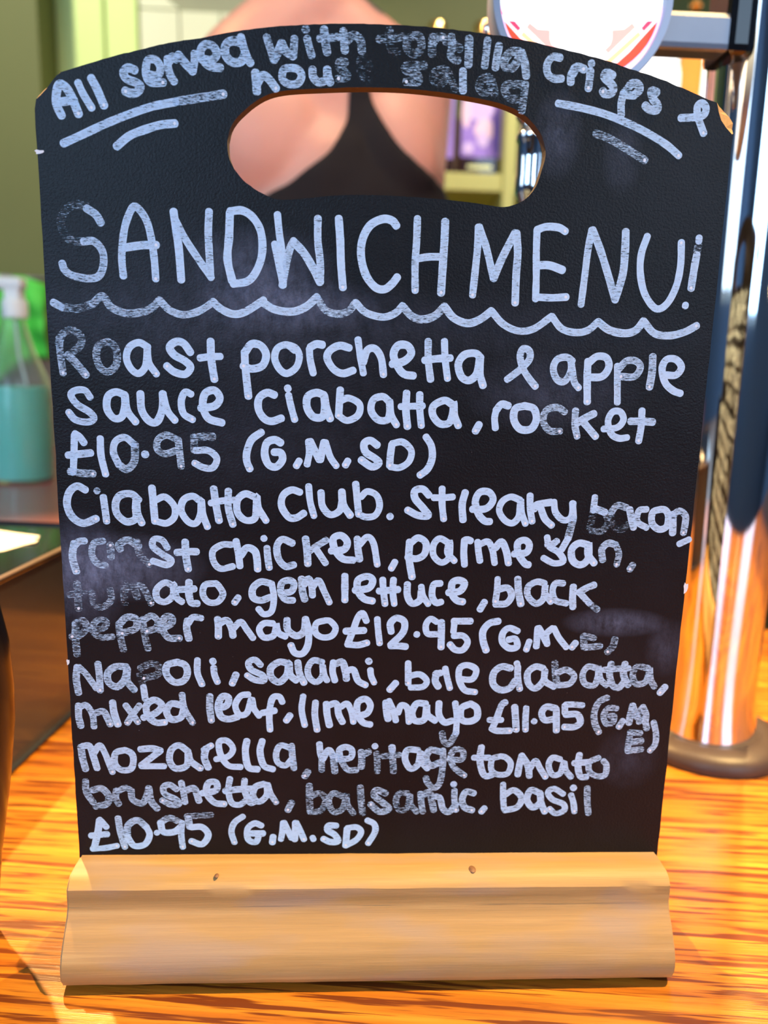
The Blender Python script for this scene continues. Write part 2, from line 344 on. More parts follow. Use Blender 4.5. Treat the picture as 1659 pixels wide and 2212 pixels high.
# --- the handwriting: one entry per word: (word, origin x, origin y, strokes); strokes in thirds of a picture pixel from the
# origin, later laid onto the board's real face.  "n:" before a stroke = how rubbed out it is (0-9), "*" = pen blot at its end
WORDS = [
("All",80,50,"160,600 125,520 130,430 150,395 190,420 225,480 270,590*; 150,510 245,500; 265,385 300,460 355,550*; 350,355 390,430 435,535*",1),
("served",80,50,"635,305 590,290 560,320 580,360 640,385 670,410 650,445 610,455 570,440*; 705,330 780,340 800,290 770,240 720,240 705,300 710,350 740,385 820,385*; 845,230 850,290 865,340 890,380; 850,250 880,220 905,235; 915,205 960,260 1010,315; 1010,315 1020,250 1020,195; 1060,230 1130,240 1165,200 1140,150 1090,140 1060,180 1070,230 1120,280 1190,290; 1330,130 1270,115 1225,140 1220,200 1260,250 1320,250 1350,200; 1320,90 1340,160 1365,230 1385,260",2),
("with",500,50,"228,90 250,160 275,240; 275,240 300,190 325,130; 325,130 350,180 400,215; 400,215 405,150 408,100; 490,100 505,160 520,210; 4:480,38 482,44; 3:600,40 605,100 620,190; 3:570,100 640,96 690,90; 3:725,50 730,120 735,180; 4:740,120 790,80 835,110 845,180",3),
("tortilla",500,50,"6:1025,45 1020,100 1040,180 1080,190; 5:955,105 1030,100 1110,90; 5:1180,80 1140,110 1140,170 1190,200 1230,160 1220,90 1180,80; 5:1305,90 1300,150 1300,200; 4:1305,130 1340,90 1375,95*; 4:1425,85 1430,150 1420,210 1450,240 1470,240; 5:1390,120 1435,135 1480,165; 3:1540,100 1538,190 1535,270; 3:1660,110 1650,200 1640,280; 3:1735,145 1720,220 1710,290; 4:1865,185 1810,190 1770,240 1775,285 1820,290 1855,240 1880,190; 3:1880,190 1900,260 1910,345",4),
("crisps",1040,50,"510,225 460,220 425,270 430,330 470,360 520,360; 605,290 580,340 578,385; 590,330 620,285 665,300*; 705,310 700,370 692,425*; 712,258 713,266; 850,340 810,320 795,350 830,385 855,420 840,455 800,460 785,440*; 985,470 1025,430 1010,395 970,395 945,430 920,460; 985,470 950,468 920,460; 920,455 905,520 905,595; 1135,450 1100,440 1110,490 1140,530 1135,565 1090,560 1060,535",2),
("ampersand",1040,50,"1290,615 1380,610 1440,595 1455,550 1430,520 1400,540 1400,600 1420,660 1440,715*",1),
("underline",80,50,"1:170,780 300,720 450,650 600,590 750,540 900,510; 3:900,510 1050,485 1120,475 1210,460*",1),
("underline",80,50,"1:515,800 600,730 700,690 800,660 895,650*",1),
("underline",1040,50,"495,520 650,550 800,590 950,650 1080,715 1200,790 1280,860*",1),
("underline",1040,50,"4:740,715 820,745 900,790 980,840 1060,890*",3),
("house",500,50,"155,320 160,380 165,445; 165,400 200,340 240,360 290,425*; 390,290 340,300 330,360 370,395 430,390 455,340 430,300 390,290; 525,300 530,350 570,385 615,360 620,300; 620,300 625,340 640,385; 5:740,255 700,250 700,290 740,320 750,350 690,360*; 7:830,300 890,290 880,230 840,230 830,290 860,360 880,370",2),
("salad",500,50,"5:1250,275 1130,280 1140,310 1200,330 1210,380 1130,380*; 6:1380,300 1320,320 1310,370 1360,390 1400,340 1390,305; 6:1400,310 1425,370 1450,430; 2:1500,310 1500,380 1500,440; 5:1665,350 1620,370 1605,420 1640,450 1675,420 1680,360 1705,455; 5:1890,400 1790,400 1770,440 1810,490 1860,490; 4:1905,395 1895,470 1880,570",4),
("SANDWICH",90,400,"2:385,245 350,190 290,150; 6:290,135 210,125 150,170 125,240 150,320 200,360 270,365; 2:270,365 340,365 395,430 400,520 370,590 300,605 200,585 150,550 133,505; 1:530,590 520,480 525,370 545,250 590,145 630,155 680,230 710,340 730,480 740,610*; 1:540,405 650,390 745,388*; 855,170 870,280 890,420 905,615; 1:855,200 920,330 1010,470 1100,600; 1:1085,170 1080,300 1085,420 1095,590; 1220,180 1215,330 1205,480 1235,620; 1220,170 1300,165 1370,210 1420,300 1430,430 1400,540 1340,620 1240,640; 1528,190 1540,310 1560,460 1565,650; 2:1560,650 1585,510 1610,410 1635,360; 1:1635,370 1700,440 1760,540 1805,630; 1:1790,215 1790,360 1805,500 1805,630; 1510,380 1535,500 1565,650; 1925,215 1935,360 1940,510 1952,665*; 2300,265 2270,230 2210,220 2130,260 2080,350 2070,460 2100,580 2160,660 2220,675 2270,640 2305,595; 1:2435,215 2430,360 2420,510 2420,685*; 1:2440,475 2510,465 2580,465; 1:2615,235 2610,360 2600,510 2588,700*",0),
("MENU",990,450,"1:130,120 125,250 110,400 92,565*; 1:135,120 180,250 228,455; 1:228,455 290,310 368,160; 1:378,160 385,290 375,430 368,615*; 510,140 505,300 505,450 500,590; 510,140 570,120 650,125 695,150*; 510,370 590,370 675,400; 505,575 600,580 700,575*; 1:865,140 840,270 820,430 795,625; 1:870,140 920,270 970,430 1015,590; 1:1085,150 1080,280 1065,430 1015,595; 1225,180 1185,300 1180,430 1210,560 1280,650 1350,620 1410,510 1440,370 1445,220*; 1560,190 1558,215; 5:1555,240 1545,290; 1:1545,300 1530,380 1508,520*; 1472,625 1470,635",0),
("wavy_line",90,400,"2:75,760 130,790; 5:130,790 230,800 330,770; 3:330,770 395,720 450,790 550,830 660,820 720,790 765,745; 2:765,745 830,810 920,840 1010,820 1080,780 1110,755; 1110,755 1160,800 1240,835 1320,820 1440,745; 1425,755 1510,805 1620,820 1710,790 1785,725; 3:1785,730 1840,810 1920,835 1990,815 2035,760; 1:2035,760 2100,825 2210,855 2290,830 2340,780; 2:2340,785 2400,850 2470,870 2550,845 2610,785; 2610,785 2670,860 2760,895 2840,870 2915,815; 2915,815 2990,900 3090,945 3190,930 3305,850; 3305,850 3370,930 3460,955 3540,940 3605,885; 1:3605,885 3680,940 3780,960 3850,940 3900,880; 3900,880 3970,960 4070,975 4170,950 4245,910*",1),
("Roast",100,710,"3:85,60 90,150 110,290*; 5:80,100 110,30 170,10 225,50 220,110 150,165; 3:140,170 190,220 258,300*; 4:400,85 340,110 325,180 350,250 400,280 450,240 460,170 440,110 400,85; 660,120 600,90 540,120 520,190 550,260 600,290 645,240 655,130 665,220 715,295*; 935,155 890,95 840,85 800,120 830,170 900,210 935,250 900,295 830,280 780,240*; 1065,80 1070,200 1090,330*; 995,190 1060,182 1130,180",0),
("porchetta",500,710,"85,150 90,250 110,440*; 90,150 130,100 190,110 225,170 200,240 130,260 75,240*; 410,140 360,105 300,125 280,190 310,260 360,290 420,250 440,180 420,130 380,110; 505,130 510,200 530,290; 510,120 550,100 590,105; 765,125 700,110 640,140 620,190 660,260 720,290 790,270; 820,70 835,180 855,290; 855,220 880,140 930,130 970,190 985,300*; 1040,230 1120,210 1165,160 1140,110 1080,110 1050,170 1080,250 1120,295 1180,305; 1:1275,80 1275,200 1290,330; 1380,80 1385,200 1400,325*; 1250,205 1330,195 1420,190; 1615,190 1580,160 1510,170 1470,230 1490,310 1540,335 1590,290 1610,190 1610,290 1630,370*",0),
("ampersand",970,730,"375,270 460,205 520,140 520,85 480,70 460,120 480,200 520,265 560,315*",1),
("apple",970,730,"1:800,150 760,125 700,140 675,200 700,270 750,280 790,210 790,150 810,280 840,325*; 900,150 895,250 895,415*; 905,160 960,120 1020,130 1035,190 990,250 900,255; 1:1090,180 1090,300 1090,420; 2:1100,200 1150,150 1210,150 1240,190 1200,250 1110,250*; 2:1320,120 1315,220 1298,320*; 1400,240 1470,240 1505,190 1470,140 1410,140 1380,200 1400,290 1450,340 1500,360",0),
("sauce",100,710,"1:285,445 250,400 190,400 160,430 200,490 280,540 310,580 270,605 190,590 145,540*; 510,430 450,410 400,440 395,520 440,580 490,570 510,500 510,430 525,530 580,605*; 610,420 620,530 670,600 720,600 755,510 755,420; 755,420 785,530 835,595*; 940,425 900,410 875,470 890,550 950,590*; 1000,515 1090,500 1125,450 1090,400 1030,420 1015,500 1050,580 1140,610",0),
("ciabatta",500,710,"280,430 230,415 180,450 175,520 210,580 260,600 325,580; 370,430 385,500 410,590*; 363,382 367,392; 600,430 550,415 495,440 490,510 530,570 590,570 605,500 600,430 615,510 640,585*; 705,395 700,470 695,560; 700,470 760,450 830,490 820,560 750,595 690,560*; 1020,470 980,440 920,460 905,530 950,590 1010,590 1025,540 1025,470 1035,560 1070,625*; 1135,415 1130,520 1140,635*; 1220,425 1220,520 1230,630*; 1095,505 1240,500; 1430,490 1380,465 1310,500 1305,560 1350,615 1410,610 1435,540 1440,480 1445,560 1470,630*; 1605,620 1580,665*",0),
("rocket",970,730,"305,470 295,520 300,585; 305,470 340,430 385,440; 490,440 430,460 420,530 460,590 530,590 565,530 550,460 490,440; 3:750,480 700,450 630,470 610,540 650,600 720,605*; 2:820,470 815,560 830,640*; 1:940,490 890,515 830,550; 1:870,545 950,640*; 1000,590 1090,580 1130,530 1110,480 1060,480 1030,540 1050,620 1100,650 1155,645; 1250,470 1245,570 1228,670*; 1:1175,540 1250,540 1320,545",0),
("price",100,710,"245,740 215,700 185,680; 182,690 180,800 175,930; 1:140,820 220,812 290,805; 3:155,925 220,935 305,940*; 350,710 355,820 385,945*; 1:570,750 510,705 450,730 435,800 470,880; 3:470,880 520,910 570,860 575,750; 1:640,810 642,818; 3:850,720 780,690 725,720 720,780 770,810 840,790; 3:855,720 865,810 875,895*; 4:1080,700 1020,700 960,705; 4:955,700 958,750 960,790; 1:965,790 1050,790 1105,840 1080,900 1020,900 960,870*",0),
("allergens",500,710,"195,670 130,720 100,800 100,860 120,910*; 320,740 280,720 230,740 215,810 240,880 290,895 330,850 320,805 275,800; 440,855 420,890*; 500,730 505,800 490,880; 510,730 570,850; 600,735 575,850; 610,735 640,830 680,890*; 755,855 738,885*; 945,755 900,725 860,745 870,800 930,840 955,870 910,895 840,850*; 1040,750 1030,820 1025,890*; 1040,745 1110,735 1165,790 1150,860 1090,900 1030,895; 1260,700 1295,760 1300,840 1270,910 1220,950*",0),
("Ciabatta",110,1030,"1:225,85 170,60 120,100 105,180 140,260 210,300 295,270*; 1:340,130 350,200 362,290*; 3:297,88 302,93; 1:570,150 520,110 450,120 420,170 430,240 490,290 550,270 550,200 555,140 560,230 590,300*; 655,70 665,180 675,290*; 680,150 740,130 800,190 800,260 750,300 690,290; 970,160 920,125 860,150 845,220 890,290 940,300 970,240 975,150 985,240 1015,325*; 1:1055,75 1070,180 1090,285*; 1:1150,90 1150,200 1180,310*; 1035,170 1110,155 1190,150; 1320,130 1260,110 1210,150 1210,230 1260,280 1320,270 1330,200 1335,125 1345,200 1395,285*",0),
("club",560,1030,"265,100 210,85 155,120 145,190 190,260 240,265 290,235; 320,60 330,160 355,255*; 400,100 410,190 460,245 520,220 535,160; 535,95 545,180 590,250*; 625,45 635,150 645,245*; 660,130 700,95 760,120 780,190 750,250 690,260 640,240; 845,254 850,260",0),
("streaky",560,1030,"1100,120 1060,80 1010,90 1010,140 1060,200 1095,250 1030,250 960,215*; 1185,75 1185,180 1195,275*; 1130,135 1190,135 1255,130; 1335,100 1315,180 1320,280; 1380,210 1470,205 1515,150 1490,100 1430,100 1400,160 1420,240 1460,285 1495,290; 1690,150 1630,130 1575,160 1555,220 1590,280 1640,300 1680,260 1690,190 1695,150 1700,230 1725,305*; 1755,120 1755,200 1768,290*; 1890,165 1800,180 1780,210; 1820,190 1850,270 1895,315*; 1910,160 1920,230 1970,280 2020,260 2035,170; 2030,170 2035,270; 3:2035,270 2000,400; 2000,400 1960,470",0),
("bacon",960,1030,"975,130 965,220; 6:965,220 950,300 940,330; 975,205 1040,230; 5:1040,230 1060,290 1020,350 950,350; 3:1180,200 1120,185 1080,230; 6:1080,230 1085,300 1140,340 1190,310; 1:1200,210 1210,270 1225,330; 1310,210 1260,220 1250,290 1310,330; 1400,210 1350,230 1345,300 1390,340 1440,320 1450,250 1430,215 1400,210; 1:1480,240 1480,300 1478,365; 2:1480,250 1520,220 1560,250 1560,300 1548,365*; 1585,405 1520,435",1),
("roast",110,1030,"2:150,430 140,520 165,615*; 2:150,450 180,420 220,415; 3:340,415 280,430 265,500 300,560 355,575; 4:390,520 385,440*; 3:570,450 500,410 440,440 450,470; 5:560,420 575,500 640,570*; 1:755,460 720,410 670,405 660,450 720,500 780,540 750,570 660,545; 870,420 875,510 890,600*; 815,490 880,485 945,485",1),
("chicken",110,1030,"1:1170,440 1110,440 1050,480 1055,550 1100,595 1180,580; 1200,415 1215,500 1225,580; 1230,510 1270,460 1320,480 1335,530 1340,600*; 1:1400,460 1405,520 1415,590*; 1378,396 1383,402; 1:1565,430 1500,405 1465,450 1475,530 1520,580 1575,570; 1:1650,400 1660,480 1665,565*; 2:1785,410 1720,450 1670,485; 1:1720,470 1780,560; 1815,480 1900,470 1920,420 1880,380 1830,400 1840,470 1890,530 1960,540; 1:1985,400 1990,470 2000,535; 2000,440 2050,390 2090,430 2115,570*; 2230,550 2205,595*",0),
("parmesan",560,1030,"975,420 970,520 990,650*; 980,430 1030,395 1080,430 1070,500 1020,530 960,520; 1230,430 1170,400 1130,440 1130,510 1180,555 1230,520 1235,420 1220,490 1265,545*; 1330,410 1325,490 1330,570; 1335,410 1352,408 1370,415; 1415,420 1420,480 1430,545; 1425,440 1480,420 1510,470 1525,560; 1530,460 1570,420 1600,480 1615,560*; 1650,500 1730,490 1750,440 1720,410 1675,430 1680,500 1720,560 1745,570; 1865,390 1880,450 1940,490 1970,545 1910,560 1840,525; 1:1865,440 1900,435 1930,415; 2130,440 2070,430 2025,470 2030,540 2080,570 2130,530 2135,430 2130,500 2170,560*; 2:2225,540 2220,470 2260,430 2310,440; 3:2310,440 2330,500 2315,570*; 3:2420,570 2400,600*",0),
("tomato",110,1030,"5:170,690 175,770 180,855*; 5:120,765 170,755 220,745; 5:265,750 280,820 330,845 390,800 385,730; 6:480,690 475,750 480,820; 5:480,730 530,710 560,780; 4:560,700 600,720 650,820*; 1:800,710 740,685 685,730 690,790 740,810 790,770 795,695 815,780 850,810; 1:895,680 895,760 910,815 950,820; 1:830,730 880,728 930,725; 1:1070,690 1000,700 985,760 1020,810 1080,810 1115,760 1090,710 1070,690; 1215,780 1190,815*",1),
("gem",110,1030,"1:1420,690 1360,680 1310,720 1310,780 1360,800 1420,780; 1430,690 1445,780 1430,870 1380,890 1345,855; 1:1500,755 1560,740 1575,690 1540,670 1495,690 1490,750 1520,795 1570,800; 2:1625,660 1630,740 1645,795; 1:1640,700 1670,660 1690,710 1695,770; 1:1700,710 1735,670 1770,740 1805,815*",0),
("lettuce",560,1030,"555,640 555,720 555,800*; 620,735 710,720 735,670 700,645 640,670 640,740 680,790 735,805*; 800,665 805,740 815,825*; 870,665 865,740 875,825*; 775,740 840,735 900,730; 960,695 960,770 990,820 1040,800 1050,740; 1050,710 1060,770 1095,825*; 1175,690 1130,700 1120,770 1145,815 1180,810; 1225,750 1300,740 1330,690 1290,670 1250,690 1250,760 1280,800 1320,810*; 1460,810 1430,860",0),
("black",960,1030,"345,660 340,740 330,810*; 345,730 410,720 435,770 400,820 330,825; 475,660 480,740 495,825*; 650,690 600,680 545,710 540,770 590,820 640,790 655,700 650,750 690,810*; 770,690 720,690 700,740 720,800 790,820; 835,710 830,780 832,845; 970,700 920,720 870,750; 870,745 940,820; 4:940,820 990,860",1),
("pepper",120,1310,"4:130,110 130,200 140,310; 4:130,110 180,90 200,140 150,190 105,195*; 4:230,150 310,140 330,100 290,85 250,110 250,170 300,200 370,195; 4:410,110 420,190 440,280; 3:410,120 460,70 520,80 520,140 430,175*; 4:565,80 575,170 600,275; 3:570,90 620,60 660,90 650,140 590,160*; 3:670,150 750,110 750,70 710,70 690,130 730,200 805,205*; 2:855,90 850,140 865,210; 1:860,110 890,70 945,75",1),
("mayo",120,1310,"1:1050,80 1055,130 1055,195*; 1:1060,110 1110,90 1140,140 1150,190; 1:1155,140 1200,100 1240,150 1280,205; 1410,110 1350,110 1320,150 1350,200 1410,190 1430,130 1430,110 1445,170 1490,195; 1:1500,85 1505,150 1560,190 1610,160 1620,80; 1620,80 1640,160 1635,250 1600,305 1550,300 1525,250*; 1750,90 1690,110 1685,170 1730,200 1790,190 1815,140 1780,95 1750,90",0),
("price",560,1310,"695,95 670,45 640,70 610,150 575,240; 560,160 620,158 680,155; 570,245 640,250 700,235*; 765,80 770,150 780,240*; 855,165 850,110 890,75 940,100 930,170 850,250; 850,255 900,255 950,260; 1018,180 1024,182; 1150,100 1110,80 1080,120 1090,175 1150,180; 1180,100 1180,180 1178,265*; 1370,95 1320,95 1260,95; 1265,95 1262,130 1258,165; 1260,190 1320,190 1350,230 1320,280 1270,280 1235,245*",0),
("allergens",940,1310,"410,95 350,110 310,160 310,220 330,285*; 535,160 480,140 440,170 435,230 480,270 530,260 520,210 475,215; 610,225 590,280*; 665,140 660,200 655,260; 670,140 700,190 720,230; 725,245 720,180 760,140; 770,140 800,200 850,265; 1:910,235 885,265*; 4:960,190 965,265; 4:965,190 1030,205; 3:970,265 1020,262 1070,255; 4:1165,210 1150,260 1115,295*",0),
("Napoli",120,1310,"2:140,390 135,470 150,560; 2:150,390 200,440 265,530; 2:275,370 285,450 290,545*; 2:460,390 390,390 340,430 345,490 400,520 450,470 465,400 465,480 510,540; 6:545,440 570,520; 1:570,520 582,600; 5:550,400 620,370 670,390 660,440 570,465*; 1:790,360 725,380 720,440 770,490 830,480 855,430 840,380 790,360; 920,345 920,430 950,505*; 1025,395 1030,440 1050,490*; 1018,350 1022,360; 1170,440 1145,500*",1),
("salami",120,1310,"1:1330,380 1290,345 1250,365 1270,410 1340,445 1350,480 1290,475 1240,445*; 1:1510,370 1450,360 1395,400 1400,460 1450,490 1500,440 1512,365 1520,440 1560,480; 1:1570,360 1580,430 1610,495*; 1:1730,360 1670,350 1635,400 1645,460 1690,490 1730,450 1730,380 1740,440 1760,480; 1800,360 1795,420 1810,480; 1:1820,370 1860,360 1880,430 1885,470; 1885,420 1930,410 1960,480 2010,510*; 2040,410 2045,450 2065,495*; 2027,351 2033,359; 2205,495 2165,540*",0),
("brie",560,1310,"965,365 965,430 965,500*; 975,450 1040,440 1085,480 1060,520 980,525; 1:1150,430 1140,480 1160,520; 1:1140,440 1175,430; 1205,400 1215,450 1235,530*; 1300,470 1380,470 1405,410 1350,380 1300,400 1295,470 1330,540 1400,555*",0),
("ciabatta",940,1310,"490,400 430,390 380,430 375,500 420,540 480,530 520,480; 535,390 535,460 548,535*; 528,366 532,374; 1:700,400 650,390 600,430 605,500 650,530 700,480 712,410 710,480 770,520; 4:775,365 780,440 790,515; 2:790,430 850,410 900,450 870,500 800,510; 2:1050,400 990,390 955,440 970,500 1030,510 1055,450 1058,395 1070,470 1110,510; 2:1140,370 1130,440 1150,510 1190,525 1230,480; 2:1230,370 1220,440 1250,510; 2:1095,410 1170,404 1255,400; 3:1380,400 1310,390 1280,440 1300,500 1360,490 1385,430 1390,400 1395,470 1420,520; 1:1490,520 1455,560*",1),
("mixed",120,1310,"2:150,640 150,710 165,775; 2:160,650 200,640 240,700 250,780; 2:260,690 310,680 340,730 355,765*; 1:370,620 380,690 405,765*; 2:455,640 500,700 535,750*; 2:545,640 500,700 465,755*; 1:570,720 650,690 690,640 640,605 590,640 600,710 650,750 710,750*; 1:820,640 750,630 720,680 750,730 810,720 830,670; 2:820,570 835,660 890,755*",1),
("leaf",120,1310,"2:1000,580 1000,660 1010,740*; 1:1050,660 1110,640 1120,590 1080,585 1055,640 1070,710 1120,730 1180,715; 1250,570 1200,580 1165,640 1190,700 1240,690 1270,600 1285,660 1320,710; 1470,620 1450,585 1410,590 1390,650 1385,720 1390,800*; 1340,690 1380,682 1420,675; 1520,705 1495,740*",0),
("lime",560,1310,"285,580 275,670 295,770*; 1:365,620 360,700 375,800*; 435,630 440,700 455,770; 450,640 500,630 515,700 540,750; 530,650 570,630 600,690 610,750*; 645,710 700,690 720,640 690,600 640,620 635,690 670,750 720,765",0),
("mayo",560,1310,"820,620 825,680 835,730; 840,610 870,680 885,740; 900,690 920,640 960,660 970,750*; 1080,630 1020,630 990,690 1010,740 1070,730 1085,640 1090,700 1140,740; 1165,625 1165,700 1200,750 1250,740; 1270,625 1280,720 1275,820; 4:1275,820 1230,890 1195,870 1185,820; 1370,630 1310,660 1310,730 1360,745 1410,720 1410,660 1370,630",0),
("price",940,1310,"455,620 430,640 400,720 370,790; 350,735 430,735; 365,790 400,805 485,805*; 1:515,650 520,720 525,800*; 1:590,655 585,730 585,800*; 638,742 644,746; 1:780,660 720,650 690,690 710,735 770,730; 1:785,665 785,730 785,805*; 1:955,640 900,635 845,635; 1:840,640 840,690; 1:845,700 920,700 940,750 900,780 835,780*",1),
("allergens",940,1310,"3:1115,590 1060,620 1030,690 1035,760 1060,815*; 3:1175,660 1120,660 1090,710 1110,760 1150,750 1160,710 1130,710; 2:1215,740 1190,780*; 2:1280,640 1265,700 1255,755; 2:1280,640 1310,720; 3:1320,750 1335,660; 2:1345,650 1365,700 1360,750; 3:1365,760 1370,790; 3:1265,820 1255,870 1245,930; 3:1260,815 1330,820; 3:1260,880 1335,870; 3:1245,935 1335,925; 2:1415,750 1430,820 1425,890 1390,935*",1),
("mozarella",140,1590,"2:105,70 115,140 135,215; 1:115,65 160,65 185,130 210,210; 1:190,110 225,60 260,110 310,235*; 1:390,90 330,110 325,180 370,220 430,210 445,150 430,110 390,90; 1:490,85 570,80 620,95; 1:620,95 560,140 495,190; 495,195 570,195 645,195; 1:800,100 740,60 690,90 680,160 720,210 790,190 800,110 815,160 880,210*; 1:915,80 905,140 930,205; 1:900,90 950,60*; 980,150 1060,130 1090,80 1050,30 1000,40 1010,120 1060,190 1140,200; 1180,30 1170,100 1190,200 1250,215; 1280,30 1265,100 1290,190 1350,215; 1:1470,80 1400,60 1370,110 1380,170 1430,190 1470,150; 2:1470,60 1475,130 1485,210; 3:1575,230 1555,260*",0),
("heritage",580,1590,"330,50 335,100 345,140; 3:345,140 345,220; 350,150 390,90 420,130; 3:420,130 430,230; 1:450,150 530,140 540,90 500,70 460,90 465,140; 3:460,140 510,215 570,220; 3:600,100 605,160 600,200; 3:600,130 650,100; 4:700,110 705,170 705,230; 688,62 692,68; 1:800,70 802,90; 4:802,90 805,150 810,230; 4:740,130 850,120; 1:970,90 900,90 885,150 920,210 970,180 985,100 990,160 1030,210; 2:1110,100 1050,90 1020,140 1050,190 1110,170; 3:1130,90 1130,180 1110,300 1070,335 1030,300 1020,270; 3:1170,150 1250,150 1260,100 1210,85 1180,130 1200,200 1270,255*",1),
("tomato",900,1590,"420,70 410,150 425,230 450,260 490,250; 370,140 470,140; 545,130 490,150 485,220 530,250 590,240 610,180 580,140 545,130; 680,130 665,190 655,250; 680,125 720,190 730,260; 735,210 770,160 800,210 835,265*; 930,150 880,140 855,190 880,250 930,240 955,170 965,220 1000,265; 1055,120 1045,190 1060,260 1100,265; 1020,175 1060,172 1110,170; 2:1180,140 1120,170 1120,230 1170,260 1220,250 1230,190 1210,160",1),
("brushetta",140,1590,"3:135,290 140,360 185,430; 3:180,350 240,340 285,390 270,440 200,455; 3:335,350 330,400 350,440; 3:340,360 390,335 420,345; 3:430,350 440,410 500,435 530,390 545,335; 3:545,340 560,420 600,470; 2:725,345 680,315 640,330 650,375 720,410 740,440 690,445 630,415*; 2:755,300 770,370 780,430; 2:790,350 840,340 870,420; 1:890,370 980,350 980,300 930,305 920,370 970,430 1035,440*; 1070,275 1060,350 1080,430 1130,445 1170,420; 1165,285 1165,350 1200,430 1240,420; 1040,355 1120,345 1210,340; 1290,310 1235,330 1220,390 1260,425 1310,380 1310,310 1330,370; 2:1330,370 1370,430*; 3:1470,430 1445,480*",1),
("balsamic",580,1590,"4:265,320 265,400 270,490; 4:270,390 330,370 370,410 340,480 270,490; 4:480,390 420,370 390,420 420,490 480,470 505,380 510,440 550,500; 4:595,330 600,410 610,500; 3:760,370 700,350 685,385 740,430 780,470 720,490 660,440*; 4:900,370 850,370 825,420 850,480 900,460 918,380 920,440 960,490; 3:985,370 990,430 1000,490; 3:990,390 1040,365 1060,430 1070,480; 2:1070,390 1110,400 1130,470 1170,490 1215,440; 2:1205,350 1205,420 1215,480*; 1:1198,308 1202,314; 2:1330,370 1280,360 1255,410 1270,460 1320,480*; 1:1400,465 1378,490*",2),
("basil",900,1590,"560,310 560,390 565,470; 570,380 630,350 680,400 650,460 570,480; 800,370 740,350 715,410 750,460 800,430 800,365 805,430 830,490*; 950,375 890,340 850,365 880,410 950,440 955,480 900,500 860,470*; 1000,380 1015,430 1022,490*; 1013,331 1018,338; 3:1105,335 1105,420 1112,500",1),
("price",140,1590,"270,590 245,560 225,540; 225,545 215,620 190,730; 170,645 275,635; 180,730 260,725 340,710*; 2:345,530 360,620 390,720*; 2:530,590 470,545 410,580 405,650; 405,650 450,710 520,700 550,640 530,590; 595,624 600,628; 3:750,560 680,530 620,560; 620,560 640,620 710,620 750,590; 1:760,560 755,640 765,720*; 4:950,510 870,515 790,520; 2:800,530 810,590; 820,590 890,590 930,640 890,700 820,680*",0),
("allergens",140,1590,"1:1155,520 1100,560 1080,620 1100,690*; 1275,580 1230,565 1185,600 1190,670 1240,685 1260,630; 1215,630 1285,630; 1350,650 1345,690*; 1415,560 1410,620 1400,670; 1420,560 1470,660; 1490,670 1495,560; 1500,560 1525,610 1550,670*; 1605,655 1612,670; 1760,580 1710,580 1705,610 1750,640 1770,680 1720,685 1675,665*; 1830,600 1825,650 1820,710*; 1830,595 1890,590 1920,620 1890,670 1820,710; 1960,545 2005,570 2010,620 1965,695*",0),
]

# ================================================================ COUNTER
ct = bx('bar_counter', -1.6, 1.6, -.42, .40, -.045, 0, M['oak'], bev=.006)
tag(ct, 'orange oak bar counter top with dark open grain under the menu board', 'counter')
cb = bx('counter_front', -1.6, 1.6, -.34, .34, ZF, -.0455, M['dado'], bev=.004)
tag(cb, 'brown panelled carcass that carries the oak counter top', 'cabinet')

# ================================================================ WOODEN BASE OF THE BOARD
PROF = [(.0,.0403),(-.0080,.0407),(-.0122,.0406),(-.0150,.0393),(-.0170,.0368),(-.0173,.0335),(-.0172,.0295),(-.0186,.0262),(-.0218,.0222),(-.0240,.0192),(-.0262,.0158),
        (-.0276,.0122),(-.0281,.0088),(-.0279,.0060),(-.0268,.0035),(-.0246,.0016),(-.0215,.0000),(.0260,.0000),(.0285,.0016),(.0320,.0088),(.0310,.0122),(.0280,.0180),(.0240,.0262),(.0225,.0335),(.0190,.0385),(.0150,.0405),
        (.0053,.0403),(.0053,.0265),(.0,.0265)]
bm = bmesh.new(); NX = 46; X0, X1 = -.1195, .1192; rings = []
for i in range(NX+1):
    x = X0+(X1-X0)*i/NX; r = []
    for (y, z) in PROF:
        d = .00022*noise.noise(Vector((x*60, y*220, z*220))) if z > .002 else 0
        if z > .0395 and y < .001: d += .0002*noise.noise(Vector((x*150, 3, 1)))
        r.append(bm.verts.new((x, y+(d if y < -.01 else 0), z+d*.5)))
    rings.append(r)
for a, b in zip(rings, rings[1:]):
    for i in range(len(PROF)):
        bm.faces.new((a[i], a[(i+1)%len(PROF)], b[(i+1)%len(PROF)], b[i]))
bm.faces.new(rings[0]); bm.faces.new(rings[-1][::-1])
bmesh.ops.recalc_face_normals(bm, faces=bm.faces)
es = [e for e in bm.edges if (e.verts[0] in rings[0] and e.verts[1] in rings[0]) or (e.verts[0] in rings[-1] and e.verts[1] in rings[-1])]
bmesh.ops.bevel(bm, geom=es, offset=.0007, segments=2, affect='EDGES')
stand = obj('board_stand', bm, M['pine'], None, True); autosmooth(stand, 30)
tag(stand, 'moulded pale pine block that holds the black menu board upright', 'stand')
for px, py, rx in ((1020, 1877, .0019), (468, 1891, .0011)):      # knots in the pine
    p = on_z(px, py, .0407); bm = bmesh.new()
    lathe(bm, [(rx, 0), (rx*.92, .00022), (rx*.55, .00018), (rx*.5, .0003), (.0001, .00015)], 0, 0, 0, 16)
    for v in bm.verts: v.co = Vector((p.x+v.co.x*.8, p.y+v.co.y*1.2, .0405+v.co.z))
    obj('knot', bm, M['knot'], stand, True)

